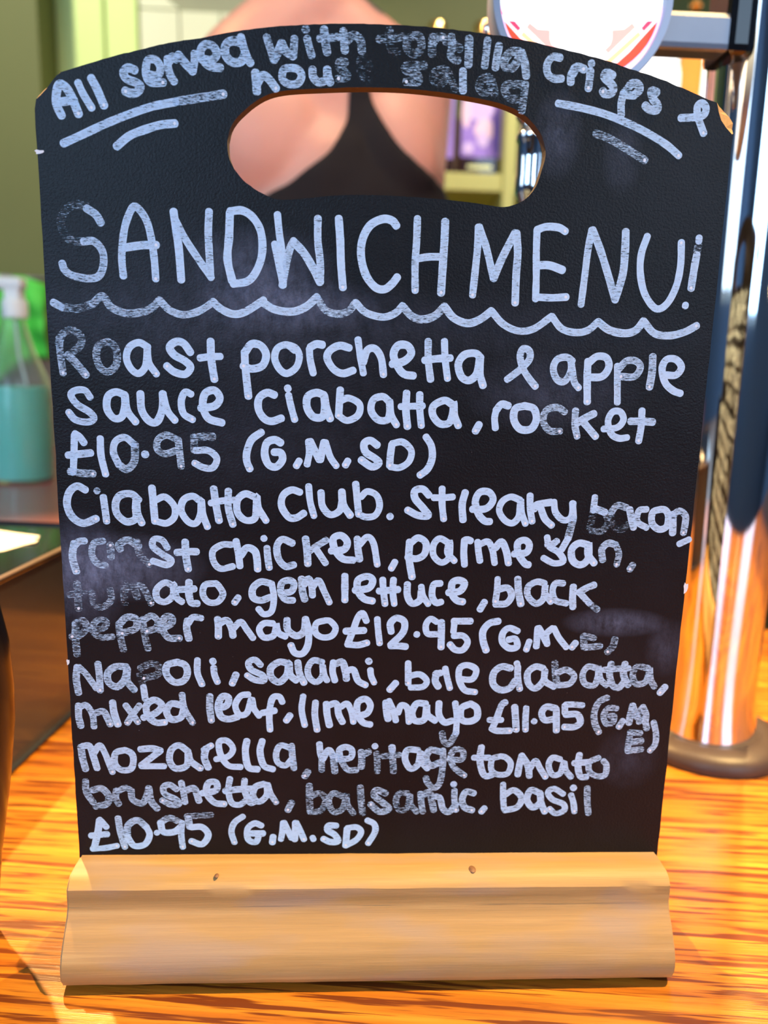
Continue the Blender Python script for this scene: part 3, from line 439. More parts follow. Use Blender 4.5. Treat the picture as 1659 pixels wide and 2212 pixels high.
# ================================================================ MENU BOARD
out = [(172,1848),(75,235),(75,213),(80,203),(90,192),(101,183),(110,172),(121,159),(130,156),(169,144),(211,131),(256,118),(301,108),(343,97),(386,89),(446,80),(500,69),(567,60),(640,54),(690,52),(733,51),(785,51.5),(833,53),(880,55),(933,59),(990,65),(1053,73),(1107,82),(1173,96),(1240,112),(1307,130),(1353,146),(1407,163),(1473,190),(1530,215),(1548,222),(1560,231),(1570,240),(1580,250),(1588,263),(1586,277),(1583,290),(1420,1842)]
hole = [(491,304),(497,278),(508,259),(523,243),(549,221),(580,204),(623,195),(697,191),(784,188.5),(871,191),(957,200),(1036,213),(1088,226),(1131,247),(1161,278),(1174,304),(1179,334),(1170,369),(1157,404),(1135,430),(1109,443),(1079,447),(1023,438),(957,431),(871,424),(784,421),(727,422),(675,427),(628,431),(597,430),(567,418),(532,395),(506,365),(493,334)]
def V2(p): q = on_y(p[0], p[1], 0); return Vector((q.x, q.z))
OUT = [V2(p) for p in out]; OUT[0] = Vector((OUT[0].x, .0268)); OUT[-1] = Vector((OUT[-1].x, .0268))
HOLE = [V2(p) for p in hole]
def resmooth(P, step, closed):
    if closed: P = P + [P[0]]
    Q = catmull(P, step)
    return Q[:-1] if closed else Q
arc = resmooth(OUT[8:36], .0022, False); HOLE = resmooth(HOLE, .002, True)
left = [OUT[0].lerp(OUT[1], i/50) for i in range(51)]; right = [OUT[-2].lerp(OUT[-1], i/50) for i in range(51)]
OUTL = left + OUT[2:8] + arc + OUT[36:-2] + right
# the black face stops short of the outline where both top corners are knocked off
cl = [V2(p) for p in ((78,214),(88,205),(100,192),(112,176),(122,163),(131,157))]
cr = [V2(p) for p in ((1550,226),(1553,243),(1558,260),(1568,275),(1581,290))]
T = .0050
def jit(P, i, a): 
    n = noise.noise(Vector((P.x*420, P.y*420, i))); return Vector((P.x+n*a, P.y+n*a))
FACE = []
nl = len(left); na = nl+6; nb_ = na+len(arc)
for i, p in enumerate(OUTL):
    if nl <= i < na: FACE.append(cl[i-nl])
    elif i == nl-1: FACE.append(p)
    elif nb_ <= i < nb_+len(OUT[36:-2]):
        k = i-nb_; m = len(OUT[36:-2]); FACE.append(cr[min(len(cr)-1, int(k*len(cr)/m))])
    else: FACE.append(jit(p, 2, .00022))
def fill(bm, loops, y, mi):
    edges = []; vls = []
    for lp in loops:
        vs = [bm.verts.new((p.x, y, p.y)) for p in lp]; vls.append(vs)
        for a, b in zip(vs, vs[1:]+vs[:1]):
            if (a.co-b.co).length > 1e-9: edges.append(bm.edges.new((a, b)))
    r = bmesh.ops.triangle_fill(bm, use_beauty=True, edges=edges)
    for g in r['geom']:
        if isinstance(g, bmesh.types.BMFace): g.material_index = mi
    return vls
bm = bmesh.new()
HF = [jit(p, 5, .00012) for p in HOLE]
vf = fill(bm, [FACE, HF], 0, 0); vb = fill(bm, [OUTL, HOLE], T, 0)
mid = [bm.verts.new((p.x, .0016, p.y)) for p in OUTL]
n = len(OUTL)
for i in range(n):
    j = (i+1) % n
    corner = (nl-1 <= i < na) or (nb_-1 <= i < nb_+len(OUT[36:-2]))
    for f in ((vf[0][i], vf[0][j], mid[j], mid[i]), (mid[i], mid[j], vb[0][j], vb[0][i])):
        try: bm.faces.new(f).material_index = 1 if corner else 2
        except ValueError: pass
h = len(HOLE)
for i in range(h):
    j = (i+1) % h; bm.faces.new((vf[1][i], vf[1][j], vb[1][j], vb[1][i])).material_index = 2
bmesh.ops.remove_doubles(bm, verts=bm.verts, dist=1e-7)
board = obj('menu_board', bm, [M['slate'], M['mdf'], M['mdf_dark']])
tag(board, 'black handled chalkboard with a handwritten sandwich menu and chipped corners', 'menu board')

HW = .00136                                       # half the width of the pen
def build_word(word, ox, oy, txt, base, k0):
    bm = bmesh.new(); lw = bm.verts.layers.float.new('wear'); la = bm.verts.layers.float.new('across')
    k = k0
    for s in txt.split(';'):
        s = s.strip(); wear = base
        if s[1:2] == ':': wear = int(s[0]); s = s[2:]
        star = s.endswith('*'); s = s.rstrip('*')
        P = [V2((ox+float(a)/3, oy+float(b)/3)) for a, b in (q.split(',') for q in s.split())]
        C = catmull(P, .0006); k += 1
        y = -.00003 - .0000022*k; wv = wear/9.0
        hw = HW*(1+.06*math.sin(k*1.7)); rows = []
        N = len(C)
        for i, c in enumerate(C):
            t = C[min(i+1, N-1)] - C[max(i-1, 0)]
            if t.length < 1e-9: t = Vector((1, 0))
            t.normalize(); nn = Vector((-t.y, t.x))
            ww = hw*(1+.07*noise.noise(Vector((c.x*300, c.y*300, k))))
            row = []
            for u in (-1, -.5, .5, 1):
                v = bm.verts.new((c.x+nn.x*ww*u, y-1.5e-8*i, c.y+nn.y*ww*u)); v[lw] = wv; v[la] = u; row.append(v)
            rows.append((row, c, t, nn, ww))
        for a, b in zip(rows, rows[1:]):
            for q in range(3): bm.faces.new((a[0][q], a[0][q+1], b[0][q+1], b[0][q]))
        for (row, c, t, nn, ww), sg in ((rows[0], -1), (rows[-1], 1)):
            fan = []
            for q in range(1, 8):
                an = math.pi*q/8; d = nn*(-math.cos(an)) + t*(sg*math.sin(an)*.85)
                v = bm.verts.new((c.x+d.x*ww, y-(0 if sg < 0 else 1.5e-8*N), c.y+d.y*ww)); v[lw] = wv; v[la] = 1; fan.append(v)
            bm.faces.new([row[0]] + fan + [row[3], row[2], row[1]])
        if star:
            c = rows[-1][1]; t = rows[-1][2]; c = c - t*.0002; ring = []
            for q in range(10):
                an = 2*math.pi*q/10; rr = .00052*(1+.25*noise.noise(Vector((c.x*900+q, c.y*900, 1))))
                v = bm.verts.new((c.x+rr*math.cos(an), y-.000004, c.y+rr*math.sin(an)*1.1)); v[lw] = 0; v[la] = 0; ring.append(v)
            bm.faces.new(ring).material_index = 1
    for f in bm.faces:
        f.normal_update()
        if f.normal.y > 0: f.normal_flip()
    nm = word if word in ('underline', 'wavy_line') else 'written_word'
    me = bpy.data.meshes.new(nm); bm.to_mesh(me); bm.free()
    o = link(nm, me, [M['ink'], M['blot']], board)
    return o, k
kk = 0; words = []
for wd, ox, oy, txt, base in WORDS:
    o, kk = build_word(wd, ox, oy, txt, base, kk % 40); words.append(o)
    if wd not in ('underline', 'wavy_line', 'price', 'allergens', 'ampersand'): o['label'] = 'white pen handwriting reading "%s"' % wd
    elif wd == 'price': o['label'] = 'white pen handwritten price in pounds'
    elif wd == 'allergens': o['label'] = 'white pen allergen letters in brackets'
# little nicks of bare board along the left edge
for px, py, a, b in ((85, 328, .0016, .0007), (1481, 1270, .0009, .0022), (147, 1430, .0006, .0012)):
    c = V2((px, py)); bm = bmesh.new(); ring = []
    for q in range(9):
        an = 2*math.pi*q/9; rr = 1+.3*math.sin(q*2.3); ring.append(bm.verts.new((c.x+a*rr*math.cos(an), -.00009, c.y+b*rr*math.sin(an))))
    bm.faces.new(ring); obj('paint_fleck', bm, M['white'], board)
# the other face of the board carries the same hand, seen only as a streaky reflection in the chrome column
for o in words[12:]:
    c = bpy.data.objects.new(o.name.split('.')[0], o.data); COL.objects.link(c); c.parent = board
    c.matrix_local = Matrix.Translation((0, T, 0)) @ Matrix.Rotation(math.pi, 4, 'Z'); c['label'] = 'handwriting on the rear face of the board'

# ================================================================ BEER FONT (chrome column, cross arm, lens badge, tap)
CX, CY = .2255, .1765
font = empty('beer_font', (CX, CY, 0), 'tall chrome beer font column on a dark rubber ring right of the board', 'beer font')
def rel(o, root): o.parent = root; o.matrix_parent_inverse = Matrix.Translation(root.location).inverted(); return o
rel(lath('rubber_ring', [(.0495,0),(.0505,.002),(.0500,.006),(.0475,.0095),(.0430,.0118),(.0360,.0125),(.0340,.0122),(.0320,.0110)], M['rubber'], None, CX, CY, 0, 96), font)
prof = [(.0322,.0105),(.0318,.0130),(.0300,.0220),(.0285,.035),(.0278,.055),(.0280,.075),(.0287,.10),(.0300,.14),(.0318,.19),(.0338,.25),(.0358,.32),(.0374,.38),(.0382,.43),(.0384,.48),(.0378,.52),(.0350,.545),(.0290,.56),(.018,.568),(.001,.570)]
rel(lath('column', prof, M['chrome'], None, CX, CY, 0, 96), font)
# fixing screws of the base ring
# cross arm
bm = bmesh.new(); a0 = on_y(1400, 22, .176); a1 = on_y(1540, 108, .176)
az1 = on_y(1480,20,.150).z; az0 = on_y(1480,104,.150).z; box(bm, .086, CX-.030, .150, .166, az0, az1, bev=.003)
rel(obj('cross_arm', bm, M['steel']), font)
bm = bmesh.new(); box(bm, CX-.043, CX-.028, .149, .180, az0-.001, az1+.05, bev=.004); rel(obj('arm_collar', bm, M['gloss']), font)
# lens badge
LC = on_y(1255, 0, .128); LR = 178/FPX*(LC-CAM).dot(FWD)
def lens_pt(px, py, Y): p = on_y(px, py, Y); return p
ML = Matrix.Translation(LC) @ Matrix.Rotation(math.radians(90), 4, 'X')
ro = LR*1.105
rel(lath('lens_rim', [(LR*1.0,-.012),(ro*.985,-.012),(ro,-.010),(ro,.0035),(ro*.99,.005),(LR*1.012,.005),(LR*1.0,.003),(LR*1.0,-.012)], M['rim'], None, 0, 0, 0, 96, ML, cap=False), font)
face = rel(lath('lens_face', [(LR,-.011),(LR,.0012),(LR*.9,.0020),(LR*.6,.0026),(.0005,.0028)], M['lens'], None, 0, 0, 0, 96, ML), font)
def print_on_lens(name, px, mat, off=0, mirror=False):
    Y = .128-.0031-off*.00005
    pts = [( (2510-x) if mirror else x, y) for x, y in px]
    bm = bmesh.new(); vs = [bm.verts.new(on_y(x, y, Y)) for x, y in pts]; f = bm.faces.new(vs)
    f.normal_update()
    if f.normal.y > 0: f.normal_flip()
    me = bpy.data.meshes.new(name); bm.to_mesh(me); bm.free(); o = link(name, me, mat); rel(o, font); return o
def ringpts(a0, a1, r0, r1, n=16):
    A = [(1255+r1*math.cos(math.radians(a0+(a1-a0)*i/n)), r1*math.sin(math.radians(a0+(a1-a0)*i/n))) for i in range(n+1)]
    B = [(1255+r0*math.cos(math.radians(a0+(a1-a0)*i/n)), r0*math.sin(math.radians(a0+(a1-a0)*i/n))) for i in range(n+1)]
    return A + B[::-1]
for mir in (False, True):
    print_on_lens('red_print', [(1421,44),(1417,58),(1410,75),(1399,95),(1385,113),(1369,129),(1350,144),(1334,151),(1318,158),(1300,160),(1330,139),(1360,112),(1385,84),(1405,62)], M['lred'], 0, mir)
    print_on_lens('orange_print', [(1300,139),(1333,110),(1379,68),(1385,76),(1345,113),(1310,145),(1290,156)], M['lorange'], 0, mir)
    print_on_lens('pink_print', [(1322,65),(1348,63),(1366,49),(1373,59),(1345,86),(1314,116),(1306,108),(1318,96),(1322,84)], M['lpink'], 0, mir)
    print_on_lens('crimson_print', [(1398,46),(1412,45),(1400,58),(1391,67),(1385,61)], M['lcrim'], 0, mir)
    print_on_lens('crimson_print', [(1428,18),(1429,26),(1425,31),(1422,31)], M['lcrim'], 0, mir)
print_on_lens('edge_print', ringpts(4, 62, 172, 177), M['lpurp'])
print_on_lens('edge_print', ringpts(118, 176, 172, 177), M['lpurp'])
# the lens also carries the same ribbons on its upper half (outside the picture) and two faint numerals
for txt, x, y, s in (('90', 1374, 13, 29), ('1', 1358, 13, 29), ('(', 1108, 15, 34)):
    cu = bpy.data.curves.new('numerals', 'FONT'); cu.body = txt; cu.size = s*1.38/FPX*(LC-CAM).dot(FWD); o = bpy.data.objects.new('t', cu)
    COL.objects.link(o); dg = bpy.context.evaluated_depsgraph_get(); me = bpy.data.meshes.new_from_object(o.evaluated_get(dg)); bpy.data.objects.remove(o)
    p = on_y(x, y, .1248)
    me.transform(Matrix.Translation(p) @ Matrix.Rotation(math.radians(90), 4, 'X')); me.materials.clear()
    rel(link('faint_print', me, M['lfaint']), font)
# tap hanging below the arm, seen through the handle of the board
tx = on_y(1146, 330, .190).x; ty = .190
tp = lath('tap', [(.004,.443),(.0085,.440),(.009,.400),(.0095,.395),(.0095,.382),(.0065,.378),(.0065,.376),(.0080,.373),(.0088,.372),(.0088,.3695),(.0078,.368),(.0078,.350),(.0082,.3475),(.0080,.3400),(.0045,.334),(.0036,.331),(.0036,.300),(.0030,.298)], M['chrome'], None, tx, ty, 0, 32)
rel(tp, font)
tk = lath('tap_knob', [(.0002,-.004),(.006,-.004),(.0085,-.001),(.0085,.006),(.006,.010),(.0002,.011)], M['chrome'], None, 0, 0, 0, 24, Matrix.Translation(on_y(1054, 66, .17)) @ Matrix.Scale(.55, 4) @ Matrix.Rotation(math.radians(90), 4, 'Y')); rel(tk, font)
kx = on_y(1052, 66, .17)
bm = bmesh.new(); tube(bm, [kx+Vector((.004,0,0)), (tx-.004, .180, .425), (tx, .188, .425)], .0035); rel(obj('tap_lever', bm, M['chrome'], None, True), font)

# second font at the very right edge of the picture, dark chrome with a gold-lettered strip
s2 = on_y(1680, 1450, .34)
f2 = lath('beer_font', [(.040,0),(.041,.008),(.036,.012),(.027,.016),(.025,.05),(.026,.12),(.030,.25),(.033,.40),(.030,.46),(.001,.47)], [M['gloss']], None, s2.x+.034, .30, 0, 64)
f2.name = 'dark_font'; tag(f2, 'black gloss beer font behind the chrome column at the right edge', 'beer font')

# ================================================================ TILL BOX, RECEIPT, VASE
P0 = Vector((-.2088,.1254)); dr = Vector((.118,1)).normalized(); nr = Vector((-dr.y, dr.x))
def tb(s, t_, z): p = P0 + dr*s + nr*t_; return Vector((p.x, p.y, z))
MT = Matrix(((nr.x, dr.x, 0, P0.x), (nr.y, dr.y, 0, P0.y), (0, 0, 1, 0), (0,0,0,1)))
till = empty('till', tb(0,.1,0), 'low black till with a trimmed top edge at the left of the board', 'till')
bm = bmesh.new(); box(bm, 0, .26, -.062, .135, .003, .117, MT, .004); rel(obj('body', bm, M['till']), till)
bm = bmesh.new(); box(bm, -.0015, .2615, -.0635, .1365, .1155, .1198, MT, .002); rel(obj('top', bm, M['gloss']), till)
bm = bmesh.new(); tube(bm, [tb(-.060,-.0017,.1178), tb(.134,-.0017,.1178)], .0019, 10); rel(obj('edge_trim', bm, M['lip'], None, True), till)
for s, t_ in ((-.05,.015),(-.05,.245),(.12,.015),(.12,.245)):
    p = tb(s, t_, 0); rel(lath('foot', [(.006,0),(.006,.0035)], M['rubber'], None, p.x, p.y, 0, 16), till)
bm = bmesh.new(); rec = [on_z(-60,1135,.1205), on_z(2,1147,.1205), on_z(45,1153,.1206), on_z(85,1158,.122), on_z(84,1162,.1218), on_z(60,1164,.121), on_z(40,1169,.1204), on_z(15,1178,.1202), on_z(5,1181,.1202), on_z(-80,1192,.1202)]
vs = [bm.verts.new(p) for p in rec]; bm.faces.new(vs); r = bmesh.ops.extrude_face_region(bm, geom=bm.faces[:]); bmesh.ops.translate(bm, verts=[g for g in r['geom'] if isinstance(g, bmesh.types.BMVert)], vec=(0,0,.0002))
tag(obj('receipt', bm, M['paper']), 'curled white paper slip on top of the black till', 'paper')
bm = bmesh.new(); rec = [on_z(-80,1192,.12), on_z(5,1181,.12), on_z(40,1169,.12), on_z(62,1164,.1201), on_z(83,1167,.1215), on_z(76,1172,.1208), on_z(50,1178,.12), on_z(10,1190,.12), on_z(-80,1206,.12)]
vs = [bm.verts.new(p) for p in rec]; bm.faces.new(vs); r = bmesh.ops.extrude_face_region(bm, geom=bm.faces[:]); bmesh.ops.translate(bm, verts=[g for g in r['geom'] if isinstance(g, bmesh.types.BMVert)], vec=(0,0,.0002))
tag(obj('receipt', bm, M['paper']), 'second paper slip half under the curled white one on the till', 'paper')
ve = on_y(24, 1370, 0)
vr = .032
vase = lath('vase', [(.016,0),(.019,.002),(.020,.010),(.023,.035),(.0285,.070),(.0315,.095),(.032,.110),(.0312,.128),(.0275,.150),(.021,.170),(.0165,.182),(.0175,.190),(.0155,.190),(.014,.180),(.018,.165),(.024,.140),(.026,.11),(.018,.02),(.001,.012)], M['vase'], None, ve.x-vr-.003, 0, 0, 64)
tag(vase, 'glossy black bulbous vase at the left edge in front of the till', 'vase')

# ================================================================ LEFT BACKGROUND: ledge, spray bottle, green cloth
led = bx('mahogany_ledge', -1.5, -.27, .44, 1.10, .050, .083, M['maho'], bev=.004)
tag(led, 'red-brown mahogany ledge at the left under the spray bottle', 'shelf')
lc = bx('ledge_cabinet', -1.48, -.29, .46, 1.08, ZF, .0495, M['dado'], bev=.003)
tag(lc, 'brown cabinet that carries the mahogany ledge', 'cabinet')
BX, BY = -.424, .70
sb = empty('spray_bottle', (BX, BY, .083), 'clear spray bottle half full of turquoise liquid with white trigger', 'spray bottle')
rel(lath('bottle', [(.034,.0835),(.0365,.086),(.0370,.095),(.0372,.200),(.0355,.211),(.0300,.225),(.0225,.245),(.0160,.268),(.0135,.282),(.0132,.292),(.0124,.292),(.0128,.281),(.0150,.267),(.0214,.244),(.0290,.224),(.0345,.210),(.0362,.199),(.0360,.096),(.0355,.087),(.001,.0855)], M['plastic'], None, BX, BY, 0, 48), sb)
rel(lath('liquid', [(.001,.0862),(.0350,.0876),(.0356,.097),(.0358,.1990),(.0356,.2005),(.001,.2005)], M['liquid'], None, BX, BY, 0, 48), sb)
rel(lath('collar', [(.0138,.283),(.0150,.284),(.0150,.302),(.0135,.305),(.001,.305)], M['nozzle'], None, BX+.003, BY, 0, 32), sb)
bm = bmesh.new(); box(bm, BX-.050, BX+.016, BY-.011, BY+.011, .317, .331, bev=.004); box(bm, BX-.006, BX+.013, BY-.010, BY+.010, .303, .320, bev=.003)
box(bm, BX-.060, BX-.049, BY-.007, BY+.007, .319, .330, bev=.002); rel(obj('spray_head', bm, M['nozzle']), sb)
bm = bmesh.new(); tube(bm, [(BX-.018,BY,.318),(BX-.024,BY,.303),(BX-.034,BY,.287),(BX-.037,BY,.276)], [.005,.005,.0045,.004], 10); rel(obj('trigger', bm, M['nozzle'], None, True), sb)
bm = bmesh.new(); tube(bm, [(BX+.002,BY,.300),(BX+.004,BY,.24),(BX+.018,BY,.17),(BX+.024,BY,.09)], .002, 8); rel(obj('dip_tube', bm, M['nozzle'], None, True), sb)
# pilaster with the green cloth
e1 = on_y(97, 100, 1.30); e2 = on_y(95, 550, 1.30)
PX = (e1.x+e2.x)/2
st(tag(bx('wall_pilaster', -1.5, PX, 1.30, 1.419, .083, 1.70, M['olive']), None)).name = 'trim_1'
st(bx('trim_2', -1.5, PX+.001, 1.292, 1.2995, ZF, .235, M['dado']))
g0 = on_y(0, 595, 1.27); g1 = on_y(99, 800, 1.27)
bm = bmesh.new(); NXg, NZg = 26, 22; grid = []
GX0, GX1, GZ0, GZ1 = g0.x-.16, g1.x+.012, g1.z-.01, g0.z+.002
for j in range(NZg+1):
    row = []
    for i in range(NXg+1):
        u = i/NXg; v_ = j/NZg
        x = GX0+(GX1-GX0)*u; bot = GZ0 + .05*max(0, (u-.45))**1 + .012*math.sin(u*9); top = GZ1-.018*abs(u-.62)-.01*max(0, u-.85)*8
        z = bot+(top-bot)*v_
        y = 1.262 + .014*math.sin(u*16+v_*3) + .010*noise.noise(Vector((u*5, v_*4, 2))) 
        row.append(bm.verts.new((x, y, z)))
    grid.append(row)
for a, b in zip(grid, grid[1:]):
    for i in range(NXg): bm.faces.new((a[i], a[i+1], b[i+1], b[i]))
gc = obj('green_cloth', bm, M['greencloth'], None, True)
md = gc.modifiers.new('thick', 'SOLIDIFY'); md.thickness = .004
tag(gc, 'bright green cloth hung on the olive pilaster behind the spray bottle', 'cloth')
bm = bmesh.new(); tube(bm, [(GX0-.02,1.30,GZ1-.002),(GX0-.02,1.268,GZ1-.002),(GX1+.01,1.268,GZ1-.006),(GX1+.01,1.30,GZ1-.006)], .004, 8)
tag(obj('towel_rail', bm, M['steel'], None, True), 'thin rail that carries the green cloth on the pilaster', 'rail')

# ================================================================ BACK WALL: pale green panel, cream tiles
a = on_y(97, 50, 1.41); b = on_y(232, 50, 1.41); c = on_y(300, 50, 1.41)
st(bx('trim_3', PX, b.x-.004, 1.395, 1.4195, .0, 1.66, M['lime'], bev=.002))
st(bx('trim_4', b.x, c.x, 1.398, 1.4195, .0, 1.66, M['lime'], bev=.002))
tl = empty('tiled_splashback', (c.x, 1.41, .3), None, None); tl.name = 'trim_5'; tl['kind'] = 'structure'
g_ = on_y(388, 60, 1.405); gz = on_y(388, 22, 1.405).z
xs = [c.x+.002, g_.x]; tw = g_.x-c.x
for k in range(1, 8): xs.append(g_.x+tw*k)
xs = xs[:5]; zs = [gz-tw*k for k in range(9, -1, -1)]
bx('grout', c.x, xs[-1], 1.411, 1.4195, zs[0], gz+.10, M['grout']).parent = tl
tl.children[0].matrix_parent_inverse = Matrix.Translation(tl.location).inverted()
for i in range(len(xs)-1):
    for j in range(len(zs)-1):
        o = bx('tile', xs[i]+.0015, xs[i+1]-.0015, 1.404, 1.4115, zs[j]+.0015, zs[j+1]-.0015, M['tile'], None, .001); rel(o, tl)
# cut tile of the row above ends in a slope
bm = bmesh.new(); q0, q1 = xs[0]+.0015, xs[1]-.0015; sl = on_y(364, 0, 1.405)
pts = [(q0, gz+.0015), (q1, gz+.0015), (q1, gz+.003), (sl.x, sl.z), (q0, sl.z+.10)]
f0 = [bm.verts.new((x, 1.404, z)) for x, z in pts]; f1 = [bm.verts.new((x, 1.4115, z)) for x, z in pts]
bm.faces.new(f0); bm.faces.new(f1[::-1])
for i in range(5): bm.faces.new((f0[i], f0[(i+1)%5], f1[(i+1)%5], f1[i]))
rel(obj('tile', bm, M['tile']), tl)

# ================================================================ BACK-BAR SHELVES
sh = empty('back_bar_shelf', (.1, 1.3, ZF), 'pale green painted back bar shelving behind the person', 'shelving')
zt = on_y(1000, 374, 1.2).z; zb = on_y(1000, 413, 1.2).z; u0 = on_y(1084, 400, 1.2).x; u1 = on_y(1110, 400, 1.2).x
zt2 = zt+.52
rel(bx('shelf_board', -.22, u0-.0005, 1.195, 1.415, zb, zt, M['limed'], bev=.002), sh)
rel(bx('shelf_board', u1+.0005, .80, 1.195, 1.415, zb, zt, M['limed'], bev=.002), sh)
rel(bx('shelf_board', -.22, u0-.0005, 1.195, 1.415, .20, .235, M['limed'], bev=.002), sh)
rel(bx('shelf_board', u1+.0005, .80, 1.195, 1.415, .20, .235, M['limed'], bev=.002), sh)
rel(bx('upright', u0, u1, 1.190, 1.415, ZF, zt+.165, M['limed'], bev=.002), sh)
rel(bx('upright', .80, .83, 1.190, 1.415, ZF, zt+.165, M['limed'], bev=.002), sh)
rel(bx('upright', -.245, -.2205, 1.190, 1.415, ZF, zt, M['limed'], bev=.002), sh)
rel(bx('back_panel', -.22, u0-.001, 1.4155, 1.4195, .2355, zt+.155, M['shelf_brown']), sh)
rel(bx('drawer_front', -.22, u0-.001, 1.20, 1.22, ZF+.05, .198, M['shelf_brown'], None, .003), sh)
rel(bx('drawer_front', u1+.001, .799, 1.20, 1.22, ZF+.05, .198, M['shelf_brown'], None, .003), sh)
# bottles with gold stoppers and square purple labels
def gift_bottle(px, w_, ytop, label, lab):
    c = on_y(px, 372, 1.27); x = c.x; z0 = zt; y = 1.27; zc = on_y(px, ytop, 1.27).z
    r = empty('liqueur_bottle', (x, y, z0), label, 'bottle', 'purple labelled bottles on the back bar')
    hw = w_/2; body = .155
    bm = bmesh.new(); box(bm, x-hw, x+hw, y-hw*.8, y+hw*.8, z0+.0005, z0+body, bev=.008)
    lathe(bm, [(hw*.75,body-.002),(hw*.45,body+.012),(.013,body+.022),(.0125,zc-z0-.045)], x, y, z0, 32); o = rel(obj('glass_body', bm, M['darkglass']), r)
    rel(lath('stopper', [(.0175,zc-.046),(.0185,zc-.042),(.0185,zc-.012),(.016,zc-.004),(.009,zc),(.0005,zc+.0005)], M['gold'], None, x, y, 0, 24), r)
    zl0 = on_y(px, 343, 1.25).z; zl1 = zl0+.125; yl = y-hw*.8-.0006
    rel(bx('label', x-hw*.97, x+hw*.97, yl, yl+.0005, zl0, min(zl1, z0+body-.006), M['spurple']), r)
    for k, (u, v_, a_, b_, mt) in enumerate(lab):
        bm = bmesh.new(); vs = []
        for q in range(14):
            an = 2*math.pi*q/14; rr = 1+.22*noise.noise(Vector((q*.9, k*3.1, px)))
            vs.append(bm.verts.new((x+hw*u+a_*rr*math.cos(an), yl-.0004-.0002*k, zl0+.06+v_+b_*rr*math.sin(an))))
        f = bm.faces.new(vs); me = bpy.data.meshes.new('label_picture'); bm.to_mesh(me); bm.free(); rel(link('label_picture', me, M[mt]), r)
    rel(bx('label_band', x-hw*.6, x+hw*.6, yl, yl+.0005, zl0-.020, zl0-.014, M['gold']), r)
    return r
gift_bottle(1030, .076, 46, 'dark bottle with gold stopper and sharp purple label beside the shelf upright', [(-.1,.03,.026,.028,'slilac'),(-.75,.02,.009,.032,'spink'),(.15,-.012,.019,.020,'spink'),(.1,-.03,.012,.012,'slilac'),(.75,-.02,.008,.045,'sblue'),(-.6,-.045,.010,.010,'slilac')])
gift_bottle(934, .070, 46, 'dark bottle with gold stopper and purple label half hidden by the person', [(-.1,.02,.026,.035,'slilac'),(.25,-.01,.014,.024,'spink')])
# little bottle behind the upright edge
p = on_y(1074, 375, 1.33)
lb = empty('miniature_bottle', (.246, 1.30, zt), 'small amber bottle with white and blue label beside the upright', 'bottle')
bxx = .2455
rel(lath('glass_body', [(.0145,zt+.0005),(.0155,zt+.003),(.0155,zt+.105),(.012,zt+.118),(.007,zt+.13),(.007,zt+.17)], M['amber'], None, bxx, 1.30, 0, 24), lb)
rel(lath('label', [(.0158,zt+.004),(.0160,zt+.005),(.0160,zt+.034),(.0158,zt+.035)], M['white'], None, bxx, 1.30, 0, 24, cap=False), lb)
rel(lath('label_band', [(.0161,zt+.030),(.0162,zt+.031),(.0162,zt+.044),(.0161,zt+.045)], M['tealp'], None, bxx, 1.30, 0, 24, cap=False), lb)
# lit panel and spirit bottles seen between the lens and the column
q0 = on_y(1300, 112, 1.40); q1 = on_y(1640, 260, 1.40)
lp = bx('light_panel', q0.x, q1.x, 1.395, 1.4145, zt+.06, q0.z, M['litpanel'], bev=.002)
tag(lp, 'bright white lit panel on the back wall behind the beer font', 'light')
st(bx('trim_6', .80, 1.3, 1.396, 1.4145, q0.z+.004, q0.z+.05, M['limed']))
def spirit(px, r, ytop, mat, label, Y=1.27, lab=True):
    c = on_y(px, 180, Y); z1 = on_y(px, ytop, Y).z; H = z1-zt
    e = empty('spirit_bottle', (c.x, Y, zt), label, 'bottle', 'backlit spirit bottles right of the lens')
    rel(lath('glass_body', [(r*.93,zt+.0005),(r,zt+.004),(r,zt+H*.62),(r*.85,zt+H*.70),(r*.42,zt+H*.80),(r*.36,zt+H*.93)], mat, None, c.x, Y, 0, 32), e)
    rel(lath('cap', [(r*.42,zt+H*.91),(r*.42,zt+H),(.0005,zt+H+.0005)], M['gold'], None, c.x, Y, 0, 24), e)
    if lab:
        rel(lath('label', [(r*1.01,zt+H*.10),(r*1.02,zt+H*.102),(r*1.02,zt+H*.46),(r*1.01,zt+H*.465)], M['white'], None, c.x, Y, 0, 32, cap=False), e)
spirit(1488, .024, -30, M['amber'], 'amber spirit bottle in front of the lit panel nearest the column', lab=False)
spirit(1452, .017, 60, M['glass'], 'clear slim bottle with white label in front of the lit panel')

# ================================================================ PERSON (back view, busy at the back bar)
person = empty('person', (-.06, .74, ZF), 'person with bare arms in a black sleeveless top, turned away behind the bar', 'person')
def capsule(bm, a, b, ra, rb, n=14):
    a = Vector(a); b = Vector(b); L_ = (b-a).length
    k = 5; pts = []; rad = []
    d = (b-a).normalized() if L_ > 1e-6 else Vector((0,0,1))
    for i in range(k): t = math.pi/2*(1-i/k); pts.append(a - d*ra*math.sin(t)); rad.append(max(ra*math.cos(t), ra*.05))
    pts += [a, b]; rad += [ra, rb]
    for i in range(1, k+1): t = math.pi/2*i/k; pts.append(b + d*rb*math.sin(t)); rad.append(max(rb*math.cos(t), rb*.05))
    tube(bm, pts, rad, n)
def ell(bm, c, r, seg=20):
    m = Matrix.Translation(c) @ Matrix.Diagonal((*r, 1)); bmesh.ops.create_uvsphere(bm, u_segments=seg, v_segments=14, radius=1, matrix=m)
bm = bmesh.new()
